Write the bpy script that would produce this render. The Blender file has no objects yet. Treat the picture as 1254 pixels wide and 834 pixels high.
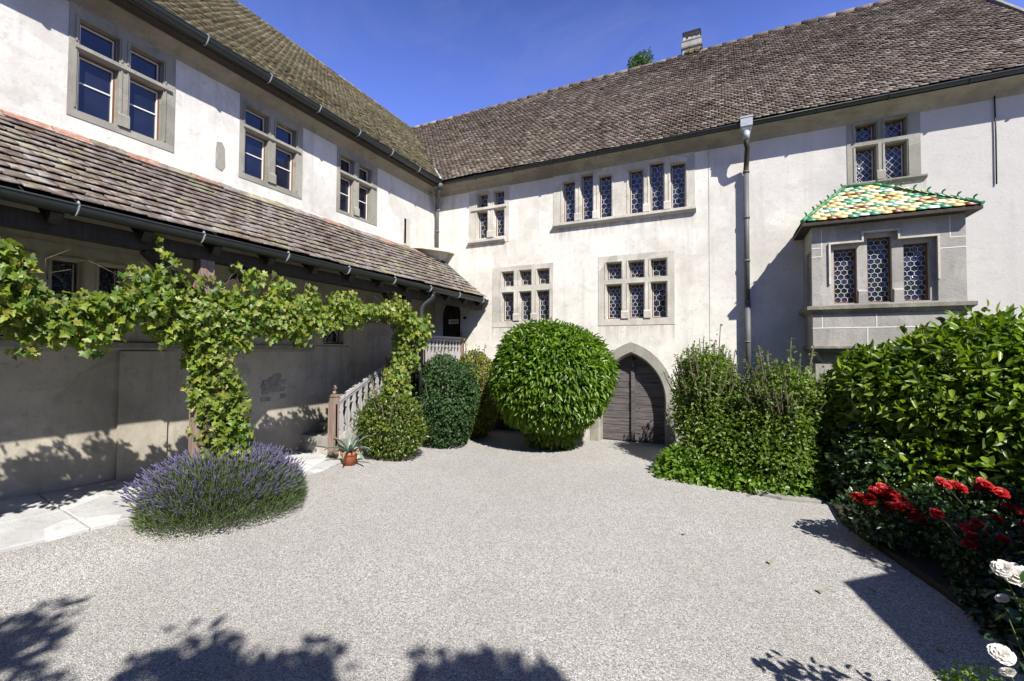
import bpy, bmesh, math, random
import numpy as np
from mathutils import Vector, Matrix
from mathutils.geometry import tessellate_polygon
random.seed(7)
S = bpy.context.scene
COL = S.collection
R = math.radians

# ------------------------------------------------------------------ camera
EYE = 1.75
cam = bpy.data.cameras.new('camera')
cam.sensor_width = 36.0
cam.lens = 538.0 / 1254.0 * 36.0
cam.clip_start = 0.05
cam.clip_end = 2000
camo = bpy.data.objects.new('camera', cam)
COL.objects.link(camo)
S.camera = camo
yaw, pitch, roll = R(25.64), R(1.54), R(0.29)
fwd = Vector((-math.sin(yaw) * math.cos(pitch), math.cos(yaw) * math.cos(pitch), math.sin(pitch)))
r0 = Vector((math.cos(yaw), math.sin(yaw), 0))
u0 = r0.cross(fwd)
rt = math.cos(roll) * r0 + math.sin(roll) * u0
up = -math.sin(roll) * r0 + math.cos(roll) * u0
M4 = Matrix((rt, up, -fwd)).transposed().to_4x4()
M4.translation = Vector((0, 0, EYE))
camo.matrix_world = M4

# ------------------------------------------------------------------ sky, sun, exposure
SUN = Vector((0.75, -0.70, 1.0)).normalized()
w = bpy.data.worlds.new('World')
S.world = w
w.use_nodes = True
wn, wl = w.node_tree.nodes, w.node_tree.links
sky = wn.new('ShaderNodeTexSky')
sky.sky_type = 'NISHITA'
sky.sun_disc = False
sky.sun_elevation = math.asin(SUN.z)
sky.sun_rotation = math.atan2(SUN.x, SUN.y)
sky.altitude = 800
sky.air_density = 1.0
sky.dust_density = 0.0
sky.ozone_density = 4.0
hs = wn.new('ShaderNodeHueSaturation')
hs.inputs['Hue'].default_value = 0.512
hs.inputs['Saturation'].default_value = 1.3
hs.inputs['Value'].default_value = 0.6
wl.new(sky.outputs[0], hs.inputs['Color'])
# a thin wisp of cirrus
tc = wn.new('ShaderNodeTexCoord')
mp = wn.new('ShaderNodeMapping'); mp.inputs['Scale'].default_value = (2.6, 2.6, 7.0); mp.inputs['Location'].default_value = (.35, .2, .4)
nz = wn.new('ShaderNodeTexNoise'); nz.inputs['Scale'].default_value = 1.3; nz.inputs['Detail'].default_value = 7; nz.inputs['Roughness'].default_value = .62
nz.inputs['Distortion'].default_value = .6
cr = wn.new('ShaderNodeValToRGB')
cr.color_ramp.elements[0].position = .50; cr.color_ramp.elements[0].color = (0, 0, 0, 1)
cr.color_ramp.elements[1].position = .80; cr.color_ramp.elements[1].color = (.3, .3, .3, 1)
veil = wn.new('ShaderNodeMixRGB'); veil.blend_type = 'ADD'; veil.inputs[0].default_value = 1.0
vt = wn.new('ShaderNodeTexCoord'); vs = wn.new('ShaderNodeSeparateXYZ'); vr_ = wn.new('ShaderNodeValToRGB')
wl.new(vt.outputs['Generated'], vs.inputs[0]); wl.new(vs.outputs[2], vr_.inputs[0])
ve = vr_.color_ramp.elements
ve[0].position = 0.0; ve[0].color = (2.3, 2.95, 8.2, 1)
ve[1].position = 1.0; ve[1].color = (.07, .10, .32, 1)
e_ = ve.new(.42); e_.color = (1.6, 2.3, 7.2, 1)
e_ = ve.new(.72); e_.color = (.25, .36, 1.1, 1)
wl.new(vr_.outputs[0], veil.inputs[2])
wl.new(hs.outputs[0], veil.inputs[1])
mx = wn.new('ShaderNodeMixRGB'); mx.inputs[2].default_value = (2.6, 3.0, 5.5, 1)
wl.new(tc.outputs['Generated'], mp.inputs[0]); wl.new(mp.outputs[0], nz.inputs['Vector'])
wl.new(nz.outputs['Fac'], cr.inputs[0]); wl.new(cr.outputs[0], mx.inputs[0])
wl.new(veil.outputs[0], mx.inputs[1])
wl.new(mx.outputs[0], wn['Background'].inputs['Color'])
wn['Background'].inputs['Strength'].default_value = 0.066
sun = bpy.data.lights.new('sun', 'SUN')
sun.energy = 5.0
sun.angle = R(0.5)
sun.color = (1.0, 0.955, 0.89)
suno = bpy.data.objects.new('sun', sun)
COL.objects.link(suno)
suno.location = (8, -8, 14)
suno.rotation_euler = (-SUN).to_track_quat('-Z', 'Y').to_euler()
S.view_settings.view_transform = 'Standard'
S.view_settings.look = 'None'
S.view_settings.exposure = 0.80
S.view_settings.gamma = 1
S.cycles.max_bounces = 8
S.cycles.transparent_max_bounces = 8

# ------------------------------------------------------------------ helpers: objects
def props(o, label=None, cat=None, group=None, kind=None):
    if label: o['label'] = label
    if cat: o['category'] = cat
    if group: o['group'] = group
    if kind: o['kind'] = kind
    return o

def thing(name, label, cat, loc=(0, 0, 0), group=None):
    o = bpy.data.objects.new(name, None)
    COL.objects.link(o)
    o.location = loc
    o.empty_display_size = .3
    return props(o, label, cat, group)

def parent_to(o, p):
    o.parent = p
    if p is not None and p.type == 'EMPTY':
        o.matrix_parent_inverse = Matrix.Translation(-Vector(p.location))

class MB:
    def __init__(s): s.v, s.f, s.m, s.sm = [], [], [], []
    def add(s, vs, fs, mi=0, smooth=False):
        b = len(s.v)
        s.v += [tuple(p) for p in vs]
        for f in fs:
            s.f.append([b + i for i in f]); s.m.append(mi); s.sm.append(smooth)
    def box(s, x0, x1, y0, y1, z0, z1, mi=0):
        s.add([(x0, y0, z0), (x1, y0, z0), (x1, y1, z0), (x0, y1, z0), (x0, y0, z1), (x1, y0, z1), (x1, y1, z1), (x0, y1, z1)],
              [(3, 2, 1, 0), (4, 5, 6, 7), (0, 1, 5, 4), (1, 2, 6, 5), (2, 3, 7, 6), (3, 0, 4, 7)], mi)
    def hexa(s, p8, mi=0):
        s.add(p8, [(3, 2, 1, 0), (4, 5, 6, 7), (0, 1, 5, 4), (1, 2, 6, 5), (2, 3, 7, 6), (3, 0, 4, 7)], mi)
    def bar(s, a, b, w, h, upv=(0, 0, 1), mi=0):
        a, b = Vector(a), Vector(b)
        d = (b - a).normalized(); upv = Vector(upv)
        sd = d.cross(upv)
        if sd.length < 1e-4: sd = d.cross(Vector((1, 0, 0)))
        sd.normalize(); u = sd.cross(d).normalized()
        sd *= w / 2; u *= h / 2
        s.hexa([a - sd - u, a + sd - u, b + sd - u, b - sd - u, a - sd + u, a + sd + u, b + sd + u, b - sd + u], mi)
    def tube(s, pts, r, n=10, mi=0, caps=True):
        pts = [Vector(p) for p in pts]
        rs = r if isinstance(r, (list, tuple)) else [r] * len(pts)
        b = len(s.v); ref = None
        for i, p in enumerate(pts):
            d = (pts[min(i + 1, len(pts) - 1)] - pts[max(i - 1, 0)]).normalized()
            if ref is None or abs(ref.dot(d)) > .95:
                ref = Vector((0, 0, 1)) if abs(d.z) < .9 else Vector((1, 0, 0))
            x = d.cross(ref).normalized(); y = x.cross(d).normalized(); ref = y
            for k in range(n):
                a = 2 * math.pi * k / n
                s.v.append(tuple(p + rs[i] * (math.cos(a) * x + math.sin(a) * y)))
        for i in range(len(pts) - 1):
            for k in range(n):
                s.f.append([b + i * n + k, b + i * n + (k + 1) % n, b + (i + 1) * n + (k + 1) % n, b + (i + 1) * n + k]); s.m.append(mi); s.sm.append(True)
        if caps:
            s.f.append([b + k for k in range(n)][::-1]); s.m.append(mi); s.sm.append(False)
            s.f.append([b + (len(pts) - 1) * n + k for k in range(n)]); s.m.append(mi); s.sm.append(False)
    def lathe(s, c, prof, n=20, mi=0):
        b = len(s.v)
        for (r, z) in prof:
            for k in range(n):
                a = 2 * math.pi * k / n
                s.v.append((c[0] + r * math.cos(a), c[1] + r * math.sin(a), c[2] + z))
        for i in range(len(prof) - 1):
            for k in range(n):
                s.f.append([b + i * n + k, b + i * n + (k + 1) % n, b + (i + 1) * n + (k + 1) % n, b + (i + 1) * n + k]); s.m.append(mi); s.sm.append(True)
    def prism(s, poly, off, mi=0):
        """poly: list of 3D points (planar), off: extrusion vector; closed solid"""
        n = len(poly); off = Vector(off)
        a = [Vector(p) for p in poly]; b2 = [p + off for p in a]
        tri = tessellate_polygon([a])
        s.add(a + b2, [tuple(t) for t in tri] + [tuple(i + n for i in t) for t in tri] +
              [(i, (i + 1) % n, n + (i + 1) % n, n + i) for i in range(n)], mi)
    def panel(s, P, outer, holes, depth, d0=0., mi=0, rim=None):
        """flat face in (u,z) with holes; reveals go inwards by depth; P(u,z,d)->xyz"""
        loops = [[Vector((u, z, 0)) for u, z in outer]] + [[Vector((u, z, 0)) for u, z in h] for h in holes]
        flat = [(p.x, p.y) for l in loops for p in l]
        tri = tessellate_polygon(loops)
        s.add([P(u, z, d0) for u, z in flat], [tuple(t) for t in tri], mi)
        for h in holes:
            n = len(h)
            s.add([P(u, z, d0) for u, z in h] + [P(u, z, d0 - depth) for u, z in h],
                  [(i, (i + 1) % n, n + (i + 1) % n, n + i) for i in range(n)], mi)
        if rim:
            n = len(outer)
            s.add([P(u, z, d0) for u, z in outer] + [P(u, z, d0 - rim) for u, z in outer],
                  [(i, (i + 1) % n, n + (i + 1) % n, n + i) for i in range(n)], mi)
    def build(s, name, mats, parent=None):
        me = bpy.data.meshes.new(name)
        me.from_pydata(s.v, [], s.f)
        if not isinstance(mats, (list, tuple)): mats = [mats]
        for m in mats: me.materials.append(m)
        me.polygons.foreach_set('material_index', s.m)
        me.polygons.foreach_set('use_smooth', s.sm)
        me.update()
        o = bpy.data.objects.new(name, me)
        COL.objects.link(o)
        if parent is not None: parent_to(o, parent)
        return o

def rect(u0, u1, z0, z1): return [(u0, z0), (u1, z0), (u1, z1), (u0, z1)]

def np_mesh(name, V, counts, idx, mat, parent=None, smooth=False):
    me = bpy.data.meshes.new(name)
    me.vertices.add(len(V)); me.vertices.foreach_set('co', np.ascontiguousarray(V, dtype=np.float32).ravel())
    me.loops.add(len(idx)); me.loops.foreach_set('vertex_index', np.ascontiguousarray(idx, dtype=np.int32))
    me.polygons.add(len(counts))
    st = np.concatenate([[0], np.cumsum(counts)[:-1]]).astype(np.int32)
    me.polygons.foreach_set('loop_start', st)
    me.polygons.foreach_set('loop_total', np.asarray(counts, dtype=np.int32))
    if smooth: me.polygons.foreach_set('use_smooth', np.ones(len(counts), dtype=bool))
    for m in (mat if isinstance(mat, (list, tuple)) else [mat]): me.materials.append(m)
    me.update(); me.validate()
    o = bpy.data.objects.new(name, me)
    COL.objects.link(o)
    if parent is not None: parent_to(o, parent)
    return o

# ------------------------------------------------------------------ helpers: materials
class NT:
    def __init__(s, name):
        s.mat = bpy.data.materials.new(name); s.mat.use_nodes = True
        s.n, s.l = s.mat.node_tree.nodes, s.mat.node_tree.links
        s.b = s.n['Principled BSDF']; s.out = s.n['Material Output']
        s.tc = s.n.new('ShaderNodeTexCoord')
        s.co = s.tc.outputs['Object']
    def noise(s, scale, detail=4, rough=.55, co=None, dist=0.):
        t = s.n.new('ShaderNodeTexNoise'); t.inputs['Scale'].default_value = scale
        t.inputs['Detail'].default_value = detail; t.inputs['Roughness'].default_value = rough; t.inputs['Distortion'].default_value = dist
        s.l.new(co or s.co, t.inputs['Vector']); return t.outputs['Fac']
    def vor(s, scale, out='Color', feature='F1', co=None):
        t = s.n.new('ShaderNodeTexVoronoi'); t.feature = feature; t.inputs['Scale'].default_value = scale
        s.l.new(co or s.co, t.inputs['Vector']); return t.outputs[out]
    def map(s, scale, co=None):
        m = s.n.new('ShaderNodeMapping'); m.inputs['Scale'].default_value = scale
        s.l.new(co or s.co, m.inputs[0]); return m.outputs[0]
    def ramp(s, fac, stops, interp='LINEAR'):
        r = s.n.new('ShaderNodeValToRGB'); r.color_ramp.interpolation = interp
        e = r.color_ramp.elements
        while len(e) < len(stops): e.new(.5)
        for i, (p, c) in enumerate(stops):
            e[i].position = p
            c = (c, c, c) if isinstance(c, (int, float)) else c
            e[i].color = (*c, 1)
        s.l.new(fac, r.inputs[0]); return r.outputs[0]
    def mix(s, fac, a, b, mode='MIX'):
        m = s.n.new('ShaderNodeMixRGB'); m.blend_type = mode
        for k, v in ((0, fac), (1, a), (2, b)):
            if hasattr(v, 'is_output'): s.l.new(v, m.inputs[k])
            elif k == 0: m.inputs[0].default_value = v
            else: m.inputs[k].default_value = (*v, 1)
        return m.outputs[0]
    def math(s, op, a, b=0.):
        m = s.n.new('ShaderNodeMath'); m.operation = op
        for k, v in ((0, a), (1, b)):
            if hasattr(v, 'is_output'): s.l.new(v, m.inputs[k])
            else: m.inputs[k].default_value = v
        return m.outputs[0]
    def island(s):
        g = s.n.new('ShaderNodeNewGeometry'); return g.outputs['Random Per Island']
    def bump(s, h, strength=.3, dist=.02, prev=None):
        b = s.n.new('ShaderNodeBump'); b.inputs['Strength'].default_value = strength; b.inputs['Distance'].default_value = dist
        s.l.new(h, b.inputs['Height'])
        if prev is not None: s.l.new(prev, b.inputs['Normal'])
        return b.outputs[0]
    def fin(s, col, rough=.8, normal=None, metal=0., spec=None):
        if hasattr(col, 'is_output'): s.l.new(col, s.b.inputs['Base Color'])
        else: s.b.inputs['Base Color'].default_value = (*col, 1)
        if hasattr(rough, 'is_output'): s.l.new(rough, s.b.inputs['Roughness'])
        else: s.b.inputs['Roughness'].default_value = rough
        s.b.inputs['Metallic'].default_value = metal
        if spec is not None: s.b.inputs['Specular IOR Level'].default_value = spec
        if normal is not None: s.l.new(normal, s.b.inputs['Normal'])
        return s.mat

def m_plaster(name, base, dark, warm, amount=1., grey=False):
    t = NT(name)
    big = t.noise(.7, 6, .65); mid = t.noise(2.6, 7, .7); fine = t.noise(30, 6, .72)
    c = t.mix(t.ramp(mid, [(.38, 0.), (.68, 1.)]), base, warm)
    c = t.mix(t.math('MULTIPLY', t.ramp(big, [(.48, 0.), (.66, 1.)]), .60 * amount), c, dark)
    st = t.noise(2.6, 6, .65, t.map((2.2, 2.2, .16)))
    c = t.mix(t.math('MULTIPLY', t.ramp(st, [(.52, 0.), (.72, 1.)]), .50 * amount), c, dark)
    pt = t.noise(1.5, 2, .5, None, 1.2)      # repaired patches
    c = t.mix(t.math('MULTIPLY', t.ramp(pt, [(.60, 0.), (.625, 1.)]), .30 * amount), c, tuple(x * 1.08 for x in dark))
    sm = t.noise(9, 7, .75)                    # rubbed spots
    c = t.mix(t.math('MULTIPLY', t.ramp(sm, [(.55, 0.), (.72, 1.)]), .55 * amount), c, tuple(x * .85 for x in dark))
    if grey:   # plaster mixed towards grey to the right, broken up by noise
        sx = t.n.new('ShaderNodeSeparateXYZ'); t.l.new(t.co, sx.inputs[0])
        e = t.math('ADD', t.math('MULTIPLY', sx.outputs[0], .22), t.math('MULTIPLY', t.noise(1.2, 5), .9))
        c = t.mix(t.ramp(e, [(.35, 0.), (1.15, .75)]), c, (.40, .39, .37))
    if grey:   # rain-washed dirt below the window sills, splash dirt at the foot of the wall
        dn = t.math('MULTIPLY', t.ramp(t.noise(5., 5, .6, t.map((2.4, 1., .35))), [(.36, 0.), (.62, 1.)]), 1.)
        for (xa, xb, zt, h) in ((-4.66, -3.2, 2.31, .45), (-2.26, -.8, 2.30, .5), (-3.2, -.42, 4.35, .35), (-5.28, -4.3, 4.21, .35), (1.85, 2.8, 4.43, .3)):
            fx = t.math('MULTIPLY', t.math('GREATER_THAN', sx.outputs[0], xa), t.math('LESS_THAN', sx.outputs[0], xb))
            fz = t.math('MULTIPLY', t.math('LESS_THAN', sx.outputs[2], zt), t.math('MAXIMUM', t.math('SUBTRACT', 1., t.math('MULTIPLY', t.math('SUBTRACT', zt, sx.outputs[2]), 1. / h)), 0.))
            c = t.mix(t.math('MULTIPLY', t.math('MULTIPLY', fx, fz), t.math('MULTIPLY', dn, .62)), c, (.30, .265, .20))
        ft = t.math('MAXIMUM', t.math('SUBTRACT', 1., t.math('MULTIPLY', sx.outputs[2], 1.9)), 0.)
        c = t.mix(t.math('MULTIPLY', ft, t.ramp(t.noise(4, 6, .7), [(.35, .2), (.6, .85)])), c, (.30, .27, .215))
    c = t.mix(t.ramp(fine, [(.30, .6), (.41, 0.)]), c, tuple(x * .66 for x in dark))
    hb = t.math('ADD', t.math('MULTIPLY', t.noise(4, 3), .6), t.math('MULTIPLY', fine, .30))
    return t.fin(c, .92, t.bump(hb, .42, .024), spec=.2)

def m_stone(name, a, b, scale=3., bump=.4):
    t = NT(name)
    n1 = t.noise(scale, 6, .6); n2 = t.noise(scale * 14, 4, .7); isl = t.island()
    c = t.mix(t.ramp(n1, [(.3, 0.), (.7, 1.)]), a, b)
    bl = t.ramp(t.vor(2.4, 'Color'), [(0., .74), (1., 1.12)])
    c = t.mix(1., c, bl, 'MULTIPLY')
    dr = t.noise(6, 6, .7, t.map((2., 2., .5)))
    c = t.mix(t.math('MULTIPLY', t.ramp(dr, [(.5, 0.), (.7, 1.)]), .45), c, tuple(x * .6 for x in a))
    c = t.mix(t.ramp(n2, [(.28, .5), (.45, 0.)]), c, tuple(x * .55 for x in a))
    return t.fin(c, .88, t.bump(t.math('ADD', n2, t.math('MULTIPLY', n1, .5)), bump, .012), spec=.25)

def m_wood(name, a, b, stretch=(30, 30, 2.2), rough=.75):
    t = NT(name)
    n = t.noise(1.0, 6, .65, t.map(stretch), .4); n2 = t.noise(2.3, 4)
    c = t.mix(t.ramp(n, [(.32, 0.), (.68, 1.)]), a, b)
    c = t.mix(t.math('MULTIPLY', t.ramp(n2, [(.5, 0.), (.8, 1.)]), .4), c, tuple(x * .6 for x in a))
    return t.fin(c, rough, t.bump(n, .35, .006), spec=.3)

def m_tile(name, cols, lichen, lichen2, lamt=.6, sc=(5.5, 17., 1.1)):
    t = NT(name)
    r = t.island()
    c = t.ramp(r, [(i / (len(cols) - 1), k) for i, k in enumerate(cols)])
    n = t.noise(sc[0], 6, .72); n2 = t.noise(sc[1], 6, .72); n3 = t.noise(sc[2], 4)
    c = t.mix(t.math('MULTIPLY', t.ramp(n2, [(.46, 0.), (.66, 1.)]), lamt), c, lichen)
    c = t.mix(t.math('MULTIPLY', t.ramp(n, [(.53, 0.), (.66, 1.)]), lamt), c, lichen2)
    c = t.mix(t.math('MULTIPLY', t.ramp(n3, [(.4, 0.), (.7, 1.)]), .35), c, tuple(x * .55 for x in cols[0]))
    return t.fin(c, .9, t.bump(n2, .5, .008), spec=.2)

def m_leaf(name, cols, rough=.42, transl=.28, tcol=None, spec=.5):
    t = NT(name)
    r = t.island()
    c = t.ramp(r, [(i / (len(cols) - 1), k) for i, k in enumerate(cols)])
    n = t.noise(1.4, 3)
    c = t.mix(t.math('MULTIPLY', t.ramp(n, [(.35, 0.), (.65, 1.)]), .35), c, tuple(x * .6 for x in cols[0]))
    t.fin(c, rough, spec=spec)
    tr = t.n.new('ShaderNodeBsdfTranslucent')
    tm = t.mix(1., c, tcol or (1.5, 1.6, .55), 'MULTIPLY')
    t.l.new(tm, tr.inputs['Color'])
    ms = t.n.new('ShaderNodeMixShader'); ms.inputs[0].default_value = transl
    t.l.new(t.b.outputs[0], ms.inputs[1]); t.l.new(tr.outputs[0], ms.inputs[2])
    t.l.new(ms.outputs[0], t.out.inputs['Surface'])
    return t.mat

def m_plain(name, col, rough=.6, metal=0., nz=0.25, scale=12., spec=None):
    t = NT(name)
    n = t.noise(scale, 5, .65)
    c = t.mix(t.math('MULTIPLY', t.ramp(n, [(.3, 0.), (.7, 1.)]), nz * 2), col, tuple(x * .55 for x in col))
    return t.fin(c, rough, t.bump(n, .15, .005), metal, spec)

M = {}
M['plaster'] = m_plaster('lime_plaster', (.68, .65, .585), (.44, .415, .36), (.73, .70, .63), 1., True)
M['plaster_left'] = m_plaster('lime_plaster_side', (.60, .58, .53), (.39, .375, .335), (.65, .63, .58), 1.1)
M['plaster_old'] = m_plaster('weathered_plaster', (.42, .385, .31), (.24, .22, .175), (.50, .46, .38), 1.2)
M['cove'] = m_plaster('eaves_shade_plaster', (.27, .245, .20), (.17, .15, .12), (.34, .31, .255), 1.2)  # shade under the eaves is put into this darker brown
M['stone'] = m_stone('greenish_sandstone', (.25, .242, .205), (.34, .325, .275))
M['stone_pale'] = m_stone('pale_sandstone', (.46, .435, .37), (.60, .57, .50))
M['stone_grey'] = m_stone('grey_sandstone', (.31, .295, .265), (.40, .38, .345), 2.)
M['mortar'] = m_plain('white_mortar', (.72, .70, .66), .9, nz=.1)
M['cornice'] = m_stone('mossy_cornice_stone', (.17, .16, .125), (.32, .30, .25), 7., .8)
M['wood_dark'] = m_wood('dark_timber', (.028, .022, .016), (.06, .047, .034))
M['wood_grey'] = m_wood('weathered_grey_wood', (.27, .255, .25), (.46, .44, .43))
M['wood_post'] = m_wood('brown_weathered_wood', (.17, .115, .09), (.32, .24, .20))
M['wood_door'] = m_wood('old_oak_planks', (.05, .044, .043), (.17, .15, .148), (2.2, 30, 30))
M['wood_frame'] = m_wood('brown_window_wood', (.11, .05, .024), (.21, .105, .05))
M['paint_white'] = m_plain('white_painted_wood', (.72, .70, .66), .5, nz=.08)
M['gutter'] = m_plain('dark_grey_gutter_metal', (.045, .052, .052), .42, .35, .2)
M['zinc'] = m_plain('weathered_zinc', (.11, .115, .12), .6, .1, .25, 6)
M['zinc_light'] = m_plain('bright_zinc', (.40, .43, .46), .5, .2, .3, 14)
M['iron'] = m_plain('black_iron', (.02, .02, .02), .5, .4)
M['lead'] = m_plain('lead_came', (.52, .52, .53), .55, .0, .15, 30)
M['soffit'] = m_wood('eaves_boards', (.035, .028, .022), (.075, .058, .042), (3, 3, 3))
M['tile_main'] = m_tile('weathered_clay_tiles', [(.055, .041, .032), (.125, .090, .068), (.20, .153, .118), (.085, .063, .050), (.285, .245, .195), (.145, .100, .073), (.115, .090, .072), (.34, .31, .26)], (.35, .325, .275), (.068, .054, .041), .4)
M['tile_left'] = m_tile('mossy_clay_tiles', [(.05, .04, .026), (.15, .12, .07), (.24, .21, .125), (.08, .06, .042), (.31, .29, .195), (.14, .095, .065), (.19, .17, .095), (.10, .083, .055)], (.33, .325, .19), (.055, .045, .03), .45)
M['tile_lean'] = m_tile('lichened_clay_tiles', [(.13, .095, .075), (.17, .125, .10), (.20, .15, .12), (.15, .11, .09), (.185, .155, .13), (.14, .12, .105)], (.44, .42, .39), (.34, .33, .17), .85, (2.6, 7.5, .9))
M['tile_red'] = m_tile('red_ridge_tiles', [(.22, .10, .065), (.30, .15, .10), (.20, .11, .08)], (.46, .40, .35), (.2, .13, .09), .75)
M['glaze_green'] = m_plain('green_glaze', (.05, .24, .11), .42, nz=.3, scale=30)
M['glaze_yellow'] = m_plain('yellow_glaze', (.58, .42, .13), .42, nz=.18, scale=30)
M['glaze_cream'] = m_plain('cream_glaze', (.62, .55, .30), .42, nz=.12, scale=30)
M['glaze_white'] = m_plain('white_glaze', (.58, .66, .60), .42, nz=.1, scale=30)
M['glaze_brown'] = m_plain('brown_glaze', (.15, .045, .015), .42, nz=.3, scale=30)
M['terracotta'] = m_plain('terracotta', (.42, .13, .06), .8, nz=.2)
M['soil'] = m_plain('dark_soil', (.045, .032, .022), .95, nz=.4, scale=40)
M['bark'] = m_wood('bark', (.05, .04, .03), (.13, .105, .08), (25, 25, 4), .9)
M['sign_white'] = m_plain('white_sign_board', (.75, .75, .74), .4, nz=.03)
M['sign_ink'] = m_plain('sign_ink', (.25, .25, .26), .6, nz=.02)

def m_glass():
    t = NT('window_glass')
    n = t.noise(2.6, 3, .5); n2 = t.noise(9, 2)
    c = t.mix(t.ramp(n, [(.35, 0.), (.75, 1.)]), (.004, .005, .010), (.014, .017, .035))
    b = t.bump(t.math('ADD', n, t.math('MULTIPLY', n2, .35)), .08, .03)
    return t.fin(c, .06, b, spec=.8)
M['glass'] = m_glass()
def m_bottle():
    t = NT('bullseye_glass')
    isl = t.noise(4.5, 3); n2 = t.noise(22, 2)
    c = t.mix(t.ramp(isl, [(.4, 0.), (.72, 1.)]), (.004, .005, .010), (.045, .055, .09))
    vc = t.vor(10.5, 'Color')
    c = t.mix(.35, c, t.mix(1., vc, (.05, .055, .08), 'MULTIPLY'))
    b = t.bump(t.math('ADD', isl, t.math('MULTIPLY', n2, .8)), .5, .03)
    sub = t.n.new('ShaderNodeVectorMath'); sub.operation = 'SUBTRACT'; sub.inputs[1].default_value = (.5, .5, .5); t.l.new(vc, sub.inputs[0])
    scl = t.n.new('ShaderNodeVectorMath'); scl.operation = 'SCALE'; scl.inputs['Scale'].default_value = .22; t.l.new(sub.outputs[0], scl.inputs[0])
    add = t.n.new('ShaderNodeVectorMath'); add.operation = 'ADD'; t.l.new(scl.outputs[0], add.inputs[0]); t.l.new(b, add.inputs[1])
    nrm = t.n.new('ShaderNodeVectorMath'); nrm.operation = 'NORMALIZE'; t.l.new(add.outputs[0], nrm.inputs[0])
    return t.fin(c, .10, nrm.outputs[0], spec=.8)
M['bottle_glass'] = m_bottle()

def m_gravel():
    t = NT('fine_gravel')
    v = t.vor(150., 'Color'); v2 = t.vor(230., 'Color')
    sep = t.n.new('ShaderNodeSeparateColor'); t.l.new(v, sep.inputs[0])
    sep2 = t.n.new('ShaderNodeSeparateColor'); t.l.new(v2, sep2.inputs[0])
    c = t.ramp(sep.outputs[0], [(0., (.05, .05, .052)), (.18, (.13, .125, .122)), (.42, (.325, .308, .285)), (.72, (.50, .478, .445)), (1., (.80, .785, .77))])
    c2 = t.ramp(sep2.outputs[1], [(0., (.06, .058, .06)), (.4, (.295, .28, .258)), (1., (.76, .745, .73))])
    c = t.mix(.45, c, c2)
    big = t.noise(.45, 5, .6); mid = t.noise(3.5, 5, .6)
    c = t.mix(t.math('MULTIPLY', t.ramp(big, [(.42, 0.), (.7, 1.)]), .38), c, (.30, .275, .245))
    c = t.mix(t.math('MULTIPLY', t.ramp(mid, [(.5, 0.), (.75, 1.)]), .22), c, (.26, .245, .225))
    d = t.vor(150., 'Distance'); d2 = t.vor(230., 'Distance')
    h = t.math('ADD', t.math('MULTIPLY', d, -1.), t.math('MULTIPLY', d2, -.5))
    return t.fin(c, .9, t.bump(h, .55, .012), spec=.25)
M['gravel'] = m_gravel()
M['slab'] = m_stone('pale_paving_stone', (.44, .44, .43), (.56, .56, .555), 2.2, .5)
M['slab_grey'] = m_stone('grey_paving_stone', (.27, .26, .235), (.38, .37, .34), 4., .5)

# ------------------------------------------------------------------ ground
def sstep(a, b, x):
    t = min(1, max(0, (x - a) / (b - a))); return t * t * (3 - 2 * t)
def zwall(y): return min(.50, max(.05, .09 + (5.9 - y) * .058))
def zpath(y, x=-5.12): return zwall(y) * (1 - .48 * min(1, max(0, (x + 6.2) / 1.08)))
def gh(x, y):
    if x > -4.0 or y > 9: return 0.
    return sstep(-4.1, -5.1, x) * (zpath(y) - .02) * sstep(8.5, 5.5, y)
def build_ground():
    xs = [-220, -90, -40, -20, -10] + list(np.arange(-7.0, 8.01, .1)) + [10, 14, 25, 50, 100, 220]
    ys = [-220, -90, -40, -20, -10] + list(np.arange(-4.0, 10.01, .1)) + [14, 25, 50, 100, 220]
    rng = np.random.default_rng(3)
    V = []
    for y in ys:
        for x in xs:
            z = gh(x, y)
            if -6 < x < 8 and -4 < y < 9:
                z += .008 * math.sin(x * 2.1 + 1.3 * math.sin(y * 1.1)) * math.cos(y * 1.7) + rng.normal() * .0016
            V.append((x, y, z))
    n = len(xs)
    idx, cnt = [], []
    for j in range(len(ys) - 1):
        for i in range(n - 1):
            idx += [j * n + i, j * n + i + 1, (j + 1) * n + i + 1, (j + 1) * n + i]; cnt.append(4)
    o = np_mesh('gravel_ground', np.array(V), cnt, idx, M['gravel'], None, True)
    props(o, kind='structure')
build_ground()

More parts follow.
